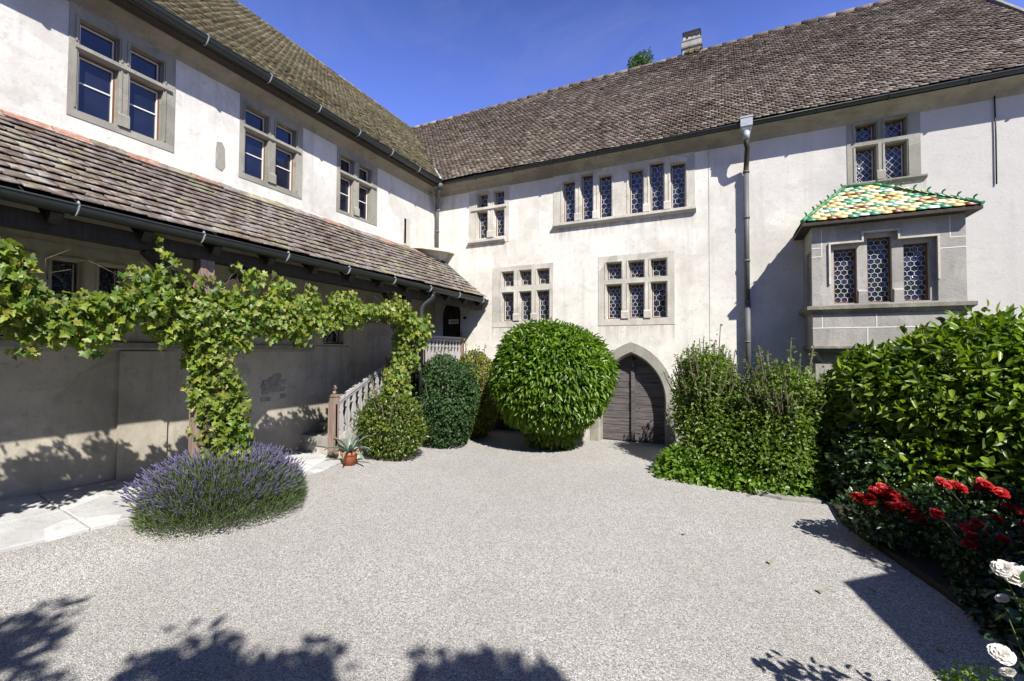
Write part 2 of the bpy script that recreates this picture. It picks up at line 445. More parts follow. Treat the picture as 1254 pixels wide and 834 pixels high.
def slab(mb, poly, z0f, th, mi=0):
    n = len(poly)
    top = [(x, y, z0f(x, y)) for x, y in poly]
    cx = sum(p[0] for p in poly) / n; cy = sum(p[1] for p in poly) / n
    inn = [(cx + (x - cx) * .975, cy + (y - cy) * .985, z0f(x, y) + .008) for x, y in poly]
    bot = [(x, y, z - th) for x, y, z in top]
    mb.add(bot + top + inn, [(i, (i + 1) % n, n + (i + 1) % n, n + i) for i in range(n)] +
           [(n + i, n + (i + 1) % n, 2 * n + (i + 1) % n, 2 * n + i) for i in range(n)] + [tuple(range(2 * n, 3 * n))], mi)
def build_path():
    mb = MB(); rng = random.Random(5)
    y = -4.0
    edge = lambda y: -5.06 - .05 * math.sin(y * 1.3) - (.0 if y < 4.4 else .25 * (y - 4.4))
    while y < 4.9:
        y2 = min(y + rng.uniform(1.0, 1.7), 5.0)
        g = .007
        xm = -5.60 + rng.uniform(-.02, .02)
        for (a, b) in ((-6.30, lambda q: xm), (None, edge)):
            dz = rng.uniform(-.004, .006)
            pts = []
            xr0 = b(y); xr1 = b(y2)
            xl = -6.30 if a is not None else xm + g * 1.6
            pts = [(xl, y + g), (xr0, y + g), (b((y + y2) / 2), (y + y2) / 2), (xr1, y2 - g), (xl, y2 - g)]
            slab(mb, pts, lambda x, yy: zpath(yy, x) + dz, .2)
        y = y2
    for (a, c) in ((5.0, 6.0), (6.0, 7.2), (7.2, 8.66)):
        slab(mb, [(-6.3, a + .008), (-5.5, a + .008), (-5.5, c - .008), (-6.3, c - .008)], lambda x, yy: zpath(yy, x), .2)
    o = mb.build('stone_path', M['slab'])
    props(o, kind='structure')
    mb = MB()
    slab(mb, [(.35, 6.28), (.62, 6.18), (1.02, 6.22), (1.1, 6.5), (.9, 6.75), (.4, 6.6)], lambda x, y: .03, .1)
    slab(mb, [(1.12, 6.0), (1.5, 5.9), (1.6, 6.2), (1.2, 6.4)], lambda x, y: .025, .1)
    slab(mb, [(1.1, 5.55), (1.4, 5.45), (1.5, 5.75), (1.15, 5.9)], lambda x, y: .02, .1)
    props(mb.build('paving_stones', M['slab_grey']), kind='structure')
    mb = MB()   # earth of the rose bed with a low stone edging
    pts = [(1.14, 6.9), (1.10, 5.6), (1.25, 5.0), (1.42, 4.3), (1.54, 3.75), (1.60, 3.2), (1.62, 2.0), (3.3, 2.0), (4.2, 6.9)]
    slab(mb, pts, lambda x, y: .05, .1)
    props(mb.build('flower_bed_soil', M['soil']), kind='structure')
build_path()

# ------------------------------------------------------------------ tiles
def tile_field(origin, ud, vd, U, Vn, tw, ex, tl, th, keep, mats, pick=None, jit=.5, sag=.0, seed=1, parent=None, name='roof_tiles', rnd=.55, umax=None, tiltk=2.1, gap=.012):
    """beaver-tail tiles laid in courses; ud along the eave, vd up the slope"""
    rng = np.random.default_rng(seed)
    ud = Vector(ud).normalized(); vd = Vector(vd).normalized(); nn = ud.cross(vd).normalized()
    if nn.z < 0: nn = -nn
    o = Vector(origin); V, idx, cnt, mi = [], [], [], []
    shape = [(-.5, .30), (-.40, .10), (-.2, .015), (0, 0), (.2, .015), (.40, .10), (.5, .30)]
    rows = int(Vn / ex) + 1
    for j in range(rows):
        off = (j % 2) * .5 + rng.normal() * .05 * jit
        n0, n1 = int(U[0] / tw) - 1, int(U[1] / tw) + 2
        for i in range(n0, n1):
            uc = (i + off) * tw + rng.normal() * tw * .03 * jit; v0 = j * ex + rng.normal() * ex * .06 * jit
            if not keep(uc, v0): continue
            tilt = th * tiltk + rng.normal() * .004 * jit
            rot = rng.normal() * .012 * jit
            dz = sag * (math.sin(uc * .9 + j * .13) + .6 * math.sin(uc * 2.3 - j * .31)) + rng.normal() * .0022 * jit
            hw = tw * (.5 - gap)
            b = len(V); pts = []
            for (a, c) in shape: pts.append((a * 2 * hw, c * tw * rnd + .004 * rng.normal() * jit, 1))
            pts.append((hw, tl, 0)); pts.append((-hw, tl, 0))
            for lay in (0, 1):
                for (a, c, k) in pts:
                    f = 1 - c / tl
                    h = dz + .004 + tilt * f + (th if lay == 0 else 0.) + rng.normal() * .0006
                    uu = uc + a + rot * c
                    if umax is not None: uu = min(uu, umax)
                    p = o + ud * uu + vd * (v0 + c - rot * a) + nn * h
                    V.append(p[:])
            n = len(pts)
            m = pick(i, j, rng) if pick else 0
            idx += [b + k for k in range(n)]; cnt.append(n); mi.append(m)
            for k in range(6):
                idx += [b + k, b + n + k, b + n + k + 1, b + k + 1]; cnt.append(4); mi.append(m)
            for k, k2 in ((6, 7), (8, 0)):
                idx += [b + k, b + n + k, b + n + k2, b + k2]; cnt.append(4); mi.append(m)
    ob = np_mesh(name, np.array(V), cnt, idx, mats, parent)
    if len(ob.data.polygons) == len(mi): ob.data.polygons.foreach_set('material_index', mi)
    return ob

# ------------------------------------------------------------------ windows
XL, YB = -6.2, 8.655
def PL(u, z, d): return (XL + d, u, z)              # side wing wall, looks +X
def PB(u, z, d): return (u, YB - d, z)              # far wall, looks -Y

def clip_seg(a, b, r):
    (x0, z0), (x1, z1) = a, b
    t0, t1 = 0., 1.
    dx, dz = x1 - x0, z1 - z0
    for p, q in ((-dx, x0 - r[0]), (dx, r[1] - x0), (-dz, z0 - r[2]), (dz, r[3] - z0)):
        if abs(p) < 1e-9:
            if q < 0: return None
        else:
            t = q / p
            if p < 0: t0 = max(t0, t)
            else: t1 = min(t1, t)
    if t1 - t0 < 1e-3: return None
    return (x0 + t0 * dx, z0 + t0 * dz), (x0 + t1 * dx, z0 + t1 * dz)

def strip(mb, P, a, b, d, w, h, mi=0):
    ax, az = a; bx, bz = b
    L = math.hypot(bx - ax, bz - az)
    if L < 1e-4: return
    nx, nz_ = -(bz - az) / L * w / 2, (bx - ax) / L * w / 2
    q = [(ax + nx, az + nz_), (ax - nx, az - nz_), (bx - nx, bz - nz_), (bx + nx, bz + nz_)]
    mb.add([P(u, z, d) for u, z in q] + [P(u, z, d + h) for u, z in q],
           [(4, 5, 6, 7), (0, 1, 5, 4), (1, 2, 6, 5), (2, 3, 7, 6), (3, 0, 4, 7)], mi)

def hex_lattice(mb, P, r, d, rng, cell=.098, squash=1.0, style='hex', lw=.0068):
    u0, u1, z0, z1 = r
    segs = []
    if style == 'hex':
        # bull's-eye panes: staggered rows of hexagons
        nc = max(2, round((u1 - u0) / cell)); cw = (u1 - u0) / nc
        s = cw / math.sqrt(3) * squash; rh = 1.5 * s
        rows = int((z1 - z0) / rh) + 2
        for j in range(-1, rows):
            zc = z0 + (j + .5) * rh
            for i in range(-1, nc + 1):
                uc = u0 + (i + .5 + (.5 if j % 2 else 0)) * cw
                pt = (uc, zc + s); rt_ = (uc + cw / 2, zc + s * .5); rb = (uc + cw / 2, zc - s * .5); lt = (uc - cw / 2, zc + s * .5)
                segs += [(lt, pt), (pt, rt_), (rt_, rb)]
    elif style == 'dia':
        k = cell * 1.12; lw = .0055
        n = int((u1 - u0 + z1 - z0) / k) + 3
        for i in range(-n, n):
            segs.append(((u0 + i * k, z0), (u0 + i * k + (z1 - z0) * .85, z1)))
            segs.append(((u0 + i * k, z0), (u0 + i * k - (z1 - z0) * .85, z1)))
    elif style == 'round':
        nc = max(2, round((u1 - u0) / cell)); cw = (u1 - u0) / nc; rh = cw * .80
        rows = int((z1 - z0) / rh) + 1
        for j in range(0, rows):
            zc = z0 + (j + .5) * rh
            for i in range(-1, nc + 1):
                uc = u0 + (i + .5 + (.5 if j % 2 else 0)) * cw
                c = [(uc + cw * .46 * math.cos(a), zc + rh * .44 * math.sin(a)) for a in [2 * math.pi * q / 10 for q in range(10)]]
                for q in range(10): segs.append((c[q], c[(q + 1) % 10]))
            segs.append(((u0, zc + rh / 2), (u1, zc + rh / 2)))
    for a, b in segs:
        c = clip_seg(a, b, r)
        if c: strip(mb, P, c[0], c[1], d, lw, .006)

def window(name, P, bld, outer, lights, stone, kind, sill=None, hood=False, d0=.008, depth=.17, seed=1, cell=.098, style='hex', stubs=True, label=None, casm='brown'):
    """outer: stone surround (u0,u1,z0,z1); lights: list of (u0,u1,z0,z1[,tall])"""
    rng = random.Random(seed)
    mb = MB()
    mb.panel(P, rect(*outer), [rect(*l[:4]) for l in lights], depth, d0, 0, rim=.06)
    # chamfered rebate inside each light: a second, slightly smaller stone edge
    for l in lights:
        u0, u1, z0, z1 = l[:4]
        e = .010
        mb.panel(P, rect(u0 - .001, u1 + .001, z0 - .001, z1 + .001), [rect(u0 + e, u1 - e, z0 + .002, z1 - e)], .05, d0 - depth * .55, 0)
    for l in lights:
        u0, u1, z0, z1 = l[:4]
        q = .022
        strip(mb, P, (u0 - q, z0 + .02), (u0 - q, z1 + q), d0 - .001, .014, .011)
        strip(mb, P, (u1 + q, z0 + .02), (u1 + q, z1 + q), d0 - .001, .014, .011)
        if z1 > max(k[3] for k in lights) - .3 or not hood: strip(mb, P, (u0 - q + .007, z1 + q), (u1 + q - .007, z1 + q), d0 - .0015, .014, .011)
    if sill:
        u0, u1, z0, z1, dp = sill
        mb.add([P(u0, z0, -.02), P(u1, z0, -.02), P(u1, z0, dp * .55), P(u0, z0, dp * .55), P(u0, z1, -.02), P(u1, z1, -.02), P(u1, z1 - .012, dp), P(u0, z1 - .012, dp),
                P(u0, z0 + (z1 - z0) * .45, dp), P(u1, z0 + (z1 - z0) * .45, dp)],
               [(0, 1, 2, 3), (4, 7, 6, 5), (7, 8, 9, 6), (8, 3, 2, 9), (0, 3, 8, 7, 4), (1, 5, 6, 9, 2)])
    if hood:   # projecting moulded transom
        u0, u1, z = hood
        mb.add([P(u0, z - .05, d0 - .02), P(u1, z - .05, d0 - .02), P(u1, z + .025, d0 - .02), P(u0, z + .025, d0 - .02),
                P(u0, z - .02, d0 + .028), P(u1, z - .02, d0 + .028), P(u1, z + .016, d0 + .028), P(u0, z + .016, d0 + .028)],
               [(0, 1, 5, 4), (4, 5, 6, 7), (7, 6, 2, 3), (0, 4, 7, 3), (1, 2, 6, 5)])
    if stubs:  # the little plinth stops at the feet of jambs and mullions
        zmin = min(l[2] for l in lights)
        low = sorted([l for l in lights if abs(l[2] - zmin) < .05])
        for a, b in zip(low[:-1], low[1:]):
            if b[0] - a[1] < .3:
                c = (a[1] + b[0]) / 2; hw = (b[0] - a[1]) / 2 + .004
                mb.add([P(c - hw, zmin, d0), P(c + hw, zmin, d0), P(c + hw, zmin + .16, d0), P(c - hw, zmin + .16, d0),
                        P(c - hw, zmin, d0 + .022), P(c + hw, zmin, d0 + .022), P(c + hw, zmin + .13, d0 + .022), P(c - hw, zmin + .13, d0 + .022)],
                       [(4, 5, 6, 7), (7, 6, 2, 3), (0, 4, 7, 3), (1, 2, 6, 5)])
    wobj = mb.build('window', stone, bld)
    if label: wobj['label'] = label
    dg = d0 - depth
    for l in lights:
        gm, sm, lm = MB(), MB(), MB()
        u0, u1, z0, z1 = l[:4]
        ti = rng.uniform(-.004, .004)
        gm.add([P(u0, z0, dg + .012 + ti), P(u1, z0, dg + .012 - ti), P(u1, z1, dg + .012 - ti), P(u0, z1, dg + .012 + ti)], [(0, 1, 2, 3)])
        f = .026
        for (a, b, c, d) in ((u0, u0 + f, z0, z1), (u1 - f, u1, z0, z1), (u0 + f, u1 - f, z0, z0 + f), (u0 + f, u1 - f, z1 - f, z1)):
            sm.panel(P, rect(a, b, c, d), [], 0, dg + .045, 0, rim=.04)
        if kind == 'plain':
            for (a, b, c, d) in ((u0 + f, u0 + f + .010, z0 + f, z1 - f), (u1 - f - .010, u1 - f, z0 + f, z1 - f), (u0 + f + .010, u1 - f - .010, z1 - f - .010, z1 - f)):
                sm.panel(P, rect(a, b, c, d), [], 0, dg + .035, 1, rim=.03)
            if z1 - z0 > .45:
                zc = z0 + (z1 - z0) * .53
                strip(sm, P, (u0 + f, zc), (u1 - f, zc), dg + .014, .014, .012, 1)
        else:
            for (a, b, c, d) in ((u0 + f, u0 + f + .008, z0 + f, z1 - f), (u1 - f - .008, u1 - f, z0 + f, z1 - f), (u0 + f + .008, u1 - f - .008, z0 + f, z0 + f + .008)):
                sm.panel(P, rect(a, b, c, d), [], 0, dg + .03, 1, rim=.02)
            hex_lattice(lm, P, (u0 + f, u1 - f, z0 + f, z1 - f), dg + .014, rng, cell, style=style)
        sm.build('sash', [M['wood_frame'] if casm == 'brown' else M['wood_dark'], M['paint_white']], wobj)
        gm.build('glass', M['glass'] if kind == 'plain' else M['bottle_glass'], wobj)
        if kind != 'plain': lm.build('lead_lattice', M['lead'] if casm == 'brown' else M['iron'], wobj)
    return wobj

# ------------------------------------------------------------------ side wing (left of the court)
wing = thing('house', 'white house wing on the left with mossy tiled roof and a long tiled lean-to', 'house', (XL, 3, 0))
W3 = [dict(o=(2.07, 3.07, 4.23, 5.47), l=[(2.15, 2.50), (2.60, 2.94)], b=4.31),
      dict(o=(3.89, 4.93, 4.23, 5.47), l=[(3.97, 4.33), (4.45, 4.81)], b=4.31),
      dict(o=(5.64, 6.66, 4.25, 5.47), l=[(5.72, 6.04), (6.17, 6.49)], b=4.30)]
# extra windows of the same row towards and behind the camera
W3 += [dict(o=(-.1, .92, 4.23, 5.47), l=[(0., .34), (.46, .80)], b=4.31)]
def wall_strip_noise(): pass
mb = MB()
lowg = [rect(-.2, 3.42, 1.84, 2.86), rect(5.28, 6.0, 1.84, 2.70)]
mb.panel(PL, rect(-6, YB + .0, 3.2, 5.95), [rect(q['o'][0] + .03, q['o'][1] - .03, q['o'][2] + .03, q['o'][3] - .03) for q in W3] + [rect(7.49, 7.56, 4.1, 4.64)], .14)
wall_up = mb.build('wall', M['plaster_left'], wing)
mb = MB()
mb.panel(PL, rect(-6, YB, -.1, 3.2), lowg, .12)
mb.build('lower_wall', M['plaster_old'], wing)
mb = MB()   # other sides of the wing
mb.add([(-14.2, -6, -.1), (XL, -6, -.1), (XL, -6, 5.95), (-10.2, -6, 9.8), (-14.2, -6, 5.95), (-14.2, 17, -.1), (-14.2, 17, 5.95)],
       [(0, 1, 2, 3, 4), (0, 4, 6, 5)])
mb.build('end_wall', M['plaster_left'], wing)
# flat buttress-like panel and ledge on the lower wall
mb = MB()
mb.box(XL - .02, XL + .035, 2.57, 3.06, .0, 1.74)
mb.box(XL - .02, XL + .06, -4, 2.56, .2, .30)
mb.build('pilaster', M['plaster_old'], wing)
mb = MB()
mb.add([(XL - .12, -6, 1.84), (XL + .05, -6, 1.84), (XL + .05, -6, 1.78), (XL + .003, -6, 1.74), (XL - .12, 5.2, 1.84), (XL + .05, 5.2, 1.84), (XL + .05, 5.2, 1.78), (XL + .003, 5.2, 1.74)],
       [(0, 1, 5, 4), (1, 2, 6, 5), (2, 3, 7, 6), (4, 5, 6, 7)])
mb.build('ledge', M['stone'], wing)
for i, q in enumerate(W3):
    lights = []
    for (a, b) in q['l']:
        lights += [(a, b, q['b'], 4.955), (a, b, 5.03, 5.31)]
    window('window', PL, wing, q['o'], lights, M['stone'], 'plain', hood=(q['o'][0] + .05, q['o'][1] - .05, 4.995), seed=20 + i, depth=.11)
# blocked slit, rough plaster patch, bare stone patch, hooks
mb = MB()
mb.panel(PL, rect(7.47, 7.68, 4.06, 4.66), [rect(7.49, 7.56, 4.1, 4.64)], .12, .008, 0, rim=.02)
mb.add([PL(7.48, 4.09, -.1), PL(7.58, 4.09, -.1), PL(7.58, 4.66, -.1), PL(7.48, 4.66, -.1)], [(0, 1, 2, 3)])
mb.build('slit_surround', M['stone_pale'], wing)
mb = MB()
mb.panel(PL, [(3.575, 4.25), (3.66, 4.22), (3.70, 4.30), (3.69, 4.55), (3.65, 4.62), (3.585, 4.60), (3.57, 4.45)], [], 0, .006, 0, rim=.01)
mb.build('plaster_patch', M['stone'], wing)
mb = MB()
rg = random.Random(3)
mb.box(XL - .01, XL + .003, 4.3, 4.6, 1.12, 1.32)
for k in range(26):
    u, z = rg.gauss(4.45, .10), rg.gauss(1.22, .09)
    a = rg.uniform(.03, .07); b = rg.uniform(.015, .03)
    mb.box(XL - .01, XL + rg.uniform(.004, .010) + k * .0002, u - a, u + a, z - b, z + b)
mb.build('exposed_stonework', M['stone'], wing)
# ground-floor ribbon window under the lean-to
low = []
for a, b in ((-.1, .30), (.42, .80), (.93, 1.30), (1.62, 1.86), (2.00, 2.24), (2.38, 2.60), (3.02, 3.28)):
    low.append((a, b, 1.88, 2.70))
window('window', PL, wing, (-.2, 3.42, 1.85, 2.86), low, M['plaster_old'], 'leaded', seed=40, depth=.16, stubs=False, casm='dark', d0=.004)
window('window', PL, wing, (5.28, 6.0, 1.85, 2.70), [(5.40, 5.86, 1.88, 2.55)], M['plaster_old'], 'leaded', seed=41, depth=.16, stubs=False, casm='dark', d0=.004)

# main roof of the wing
EX, EZ, RX, RZ = -5.85, 5.67, -10.2, 9.85
kl = math.hypot(EX - RX, RZ - EZ)
mb = MB()
mb.add([(EX + .02, -6.2, EZ - .06), (EX + .02, 8.30, EZ - .06), (RX, 12.66, RZ - .06), (RX, 17, RZ - .06), (RX, -6.2, RZ - .06)], [(0, 1, 2, 3, 4)])
mb.add([(RX, -6.2, RZ - .06), (RX, 17, RZ - .06), (-14.6, 17, 5.6), (-14.6, -6.2, 5.6)], [(0, 1, 2, 3)])
roofL = mb.build('roof', M['soffit'], wing)
tile_field((EX + .03, 0, EZ), (0, 1, 0), (RX - EX, 0, RZ - EZ), (-3, 13), kl, .112, .092, .175, .0095,
           lambda u, v: -2.5 < u < 8.30 + v * (4.35 / kl) + .05, M['tile_left'], sag=.008, seed=3, parent=roofL, jit=.8, rnd=.45, tiltk=3.4, gap=.055)
mb = MB()
rg = random.Random(11)
y = -3.
while y < 12.7:
    mb.tube([(RX, y, RZ - .005 + rg.uniform(-.005, .005)), (RX, y + .37, RZ + .005)], [.082, .072], 12)
    y += .35
mb.build('ridge_tiles', M['tile_left'], roofL)
# gutter of the main roof
def gutter(name, a, b, r, mats, parent, clips=.85):
    a, b = Vector(a), Vector(b); d = (b - a).normalized(); sd = d.cross(Vector((0, 0, 1)))
    mb = MB(); n = 10
    for rr in (r, r - .006):
        vs = []
        for p in (a, b):
            for k in range(n + 1):
                t = math.pi * k / n
                vs.append(p + sd * (math.cos(t) * rr) - Vector((0, 0, math.sin(t) * rr)))
        mb.add(vs, [(k, k + 1, n + 2 + k, n + 1 + k) for k in range(n)], 0, True)
    for p in (a, b):
        vs = [p] + [p + sd * (math.cos(math.pi * k / n) * r) - Vector((0, 0, math.sin(math.pi * k / n) * r)) for k in range(n + 1)]
        mb.add(vs, [(0, k + 1, k + 2) for k in range(n)])
    for s_ in (-1, 1):
        mb.tube([a + sd * s_ * r, b + sd * s_ * r], .009, 6)
    L = (b - a).length; t = .4
    while t < L:
        p = a + d * t
        vs = [p + sd * (math.cos(math.pi * k / n) * (r + .006)) - Vector((0, 0, math.sin(math.pi * k / n) * (r + .006))) for k in range(n + 1)]
        for k in range(n):
            mb.bar(vs[k], vs[k + 1], .03, .006, d, 1)
        for sgn in (-1, 1): mb.bar(p + sd * sgn * r, p + sd * sgn * (r - .02) + Vector((0, 0, .022)), .03, .01, d, 1)
        t += clips
    return mb.build(name, mats, parent)
mb = MB()
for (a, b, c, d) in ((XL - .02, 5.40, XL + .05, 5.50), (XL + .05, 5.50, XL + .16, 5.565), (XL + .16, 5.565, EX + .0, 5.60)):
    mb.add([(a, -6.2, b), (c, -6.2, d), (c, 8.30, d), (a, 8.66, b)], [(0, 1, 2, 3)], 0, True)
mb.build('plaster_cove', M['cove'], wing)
mb = MB(); mb.box(-6.0, -5.86, -6, 8.25, 5.555, 5.60); mb.build('eaves_board', M['wood_dark'], wing)
gutter('gutter', (-5.83, -4, 5.69), (-5.83, 8.22, 5.655), .075, [M['gutter'], M['zinc_light']], wing)
# --- lean-to along the wing
LX0, LZ0, LX1, LZ1 = XL, 3.98, -4.77, 2.935
kv = math.hypot(LX1 - LX0, LZ0 - LZ1)
mb = MB()
mb.add([(LX0, -4, LZ0 - .03), (LX1 + .03, -4, LZ1 - .03), (LX1 + .03, 8.64, LZ1 - .03), (LX0, 8.64, LZ0 - .03),
        (LX0, -4, LZ0 - .09), (LX1 + .03, -4, LZ1 - .09), (LX1 + .03, 8.64, LZ1 - .09), (LX0, 8.64, LZ0 - .09)],
       [(0, 1, 2, 3), (7, 6, 5, 4), (1, 5, 6, 2), (2, 6, 7, 3), (0, 4, 5, 1)])
lean = mb.build('lean_to_roof', M['soffit'], wing)
tile_field((LX1, 0, LZ1), (0, 1, 0), (LX0 - LX1, 0, LZ0 - LZ1), (-3.2, 8.7), kv - .10, .16, .150, .28, .0125,
           lambda u, v: -3.1 < u < 8.52, M['tile_lean'], sag=.006, seed=8, parent=lean, jit=.7, rnd=.07, tiltk=4.0)
mb = MB(); rg = random.Random(4)      # mortared top course with red ridge tiles
y = -3.
while y < 7.75:
    L = rg.uniform(.30, .36)
    a = Vector((XL + .02, y, LZ0 + .03)); sl = Vector((LX1 - LX0, 0, LZ1 - LZ0)).normalized()
    mi = 0 if rg.random() < .38 else 1
    n_ = Vector((-(LZ1 - LZ0), 0, (LX1 - LX0))).normalized()
    t0 = rg.uniform(.16, .2)
    p = [a, a + sl * t0, a + sl * t0 + Vector((0, L - .01, 0)), a + Vector((0, L - .01, 0))]
    mb.hexa([q - n_ * .01 for q in p] + [q + n_ * rg.uniform(.03, .042) for q in p], mi)
    y += L
mb.build('top_course', [M['tile_red'], M['tile_lean']], lean)
mb = MB()
yq = np.linspace(-4, 7.8, 40)
for a, b in zip(yq[:-1], yq[1:]):
    h = .06 + .02 * math.sin(a * 3.1) + rg.uniform(-.01, .01)
    mb.hexa([(XL - .01, a, LZ0 + .0), (XL + .06, a, LZ0 + .0), (XL + .06, b, LZ0 + .0), (XL - .01, b, LZ0), (XL - .01, a, LZ0 + h + .03), (XL + .012, a, LZ0 + h + .02), (XL + .012, b, LZ0 + h + .02), (XL - .01, b, LZ0 + h + .03)])
mb.build('mortar_fillet', M['stone_pale'], lean)
gutter('gutter', (-4.735, -3.5, 2.935), (-4.735, 8.52, 2.90), .068, [M['gutter'], M['zinc_light']], wing, .95)
mb = MB()
mb.box(-5.02, -4.88, -4, 8.6, 2.70, 2.84)
mb.build('beam', M['wood_dark'], wing)
yy = -.3
while yy < 8.5:
    mb = MB(); mb.bar((XL, yy, LZ0 - .14), (LX1 - .02, yy, LZ1 - .135), .08, .10); yy += .62
    mb.build('rafter', M['wood_dark'], lean)
for yp in (-.6, 2.76, 6.05):
    mb = MB()
    mb.box(-5.02, -4.88, yp - .07, yp + .07, .1, 2.70)
    pst = mb.build('post', M['wood_post'] if yp < 3 else M['wood_dark'], wing)
    for sgn in (-1, 1):
        if yp > 5 and sgn > 0: continue
        mb = MB(); mb.bar((-4.95, yp + sgn * .06, 2.28), (-4.95, yp + sgn * .52, 2.71), .09, .10, (1, 0, 0))
        mb.build('brace', M['wood_dark'], wing)
# swan-neck outlet of the lean-to gutter
mb = MB()
mb.tube([(-4.745, 6.55, 2.83), (-4.745, 6.55, 2.76), (-4.78, 6.52, 2.70), (-4.86, 6.46, 2.62), (-4.90, 6.43, 2.55), (-4.90, 6.42, 2.42), (-4.9, 6.42, .6)], .042, 12)
mb.tube([(-4.745, 6.55, 2.84), (-4.745, 6.55, 2.80)], .052, 12)
mb.build('downpipe', M['gutter'], wing)

# ------------------------------------------------------------------ main house across the court
GX1 = 4.5
house = thing('house', 'white rendered house with brown tiled roof, leaded windows and a coloured oriel, across the court', 'house', (0, YB, 0))
def arch_poly(c, hw, zs, za, n=10, z0=-.05):
    """pointed arch opening: centre c, half width, springing zs, apex za"""
    h = za - zs
    r = (hw * hw + h * h) / (2 * hw)
    pts = [(c - hw, z0), (c + hw, z0)]
    amax = math.atan2(h, r - hw)
    cx = c + hw - r
    pts += [(cx + r * math.cos(amax * k / n), zs + r * math.sin(amax * k / n)) for k in range(n + 1)]
    cx = c - hw + r
    pts += [(cx - r * math.cos(amax * k / n), zs + r * math.sin(amax * k / n)) for k in range(n - 1, -1, -1)]
    return pts
AR = [(-1.60, .64, .86, 1.77), (-4.02, .66, .86, 1.77)]
BW = {
 'BW1': dict(o=(-5.27, -4.24, 4.20, 5.46), l=[(-5.06, -4.78, 4.34, 4.96), (-4.62, -4.36, 4.34, 4.96), (-5.06, -4.78, 5.05, 5.37), (-4.62, -4.36, 5.05, 5.37)], s=(-5.27, -4.32, 4.20, 4.30, .075), hood=(-5.2, -4.3, 5.005)),
 'BW2': dict(o=(-3.20, -.44, 4.38, 5.52), l=[(-3.0, -2.73, 4.46, 5.32), (-2.61, -2.35, 4.46, 5.40), (-2.24, -1.97, 4.46, 5.32), (-1.64, -1.36, 4.46, 5.32), (-1.25, -.98, 4.46, 5.40), (-.87, -.60, 4.46, 5.32)], s=(-3.19, -.42, 4.34, 4.44, .09), hood=False),
 'BW3': dict(o=(-4.64, -3.20, 2.30, 3.64), l=[(-4.41, -4.12, 2.44, 3.06), (-3.98, -3.70, 2.44, 3.06), (-3.57, -3.29, 2.44, 3.06), (-4.41, -4.12, 3.20, 3.52), (-3.98, -3.70, 3.20, 3.52), (-3.57, -3.29, 3.20, 3.52)], s=None, hood=False),
 'BW4': dict(o=(-2.24, -.80, 2.29, 3.67), l=[(-2.08, -1.78, 2.42, 3.09), (-1.65, -1.35, 2.42, 3.09), (-1.23, -.94, 2.42, 3.09), (-2.08, -1.78, 3.20, 3.53), (-1.65, -1.35, 3.20, 3.53), (-1.23, -.94, 3.20, 3.53)], s=None, hood=False),
 'BW5': dict(o=(1.83, 2.74, 4.46, 5.55), l=[(1.94, 2.21, 4.49, 5.05), (2.31, 2.58, 4.49, 5.05), (1.94, 2.21, 5.13, 5.43), (2.31, 2.58, 5.13, 5.43)], s=(1.83, 2.80, 4.42, 4.485, .06), hood=False)}
doorp = arch_poly(-5.785, .30, 2.62, 3.02, 8, 1.25)
holes = [rect(q['o'][0] + .03, q['o'][1] - .03, q['o'][2] + .03, q['o'][3] - .03) for q in BW.values()]
holes += [arch_poly(c, hw + .02, zs, za + .03) for c, hw, zs, za in AR] + [doorp]
mb = MB()
mb.panel(PB, rect(XL, GX1 - .12, -.06, 5.95), holes, .2)
mb.build('wall', M['plaster'], house)
mb = MB()
xg = GX1 - .12
mb.add([(xg, YB, -.06), (xg, 17, -.06), (xg, 17, 5.9), (xg, 12.655, 9.75), (xg, YB, 5.95), (-14.2, 17, -.06), (-14.2, 17, 5.9)], [(0, 1, 2, 3, 4), (1, 5, 6, 2)])
mb.build('gable_wall', M['plaster'], house)
for i, (k, q) in enumerate(BW.items()):
    stone = M['stone_pale'] if k in ('BW3', 'BW4', 'BW2', 'BW1') else M['stone']
    window('window', PB, house, q['o'], q['l'], stone, 'leaded', sill=q['s'], hood=q['hood'], seed=60 + i, depth=.15,
           cell=.098 if k != 'BW5' else .085, style='hex' if k != 'BW5' else 'dia')
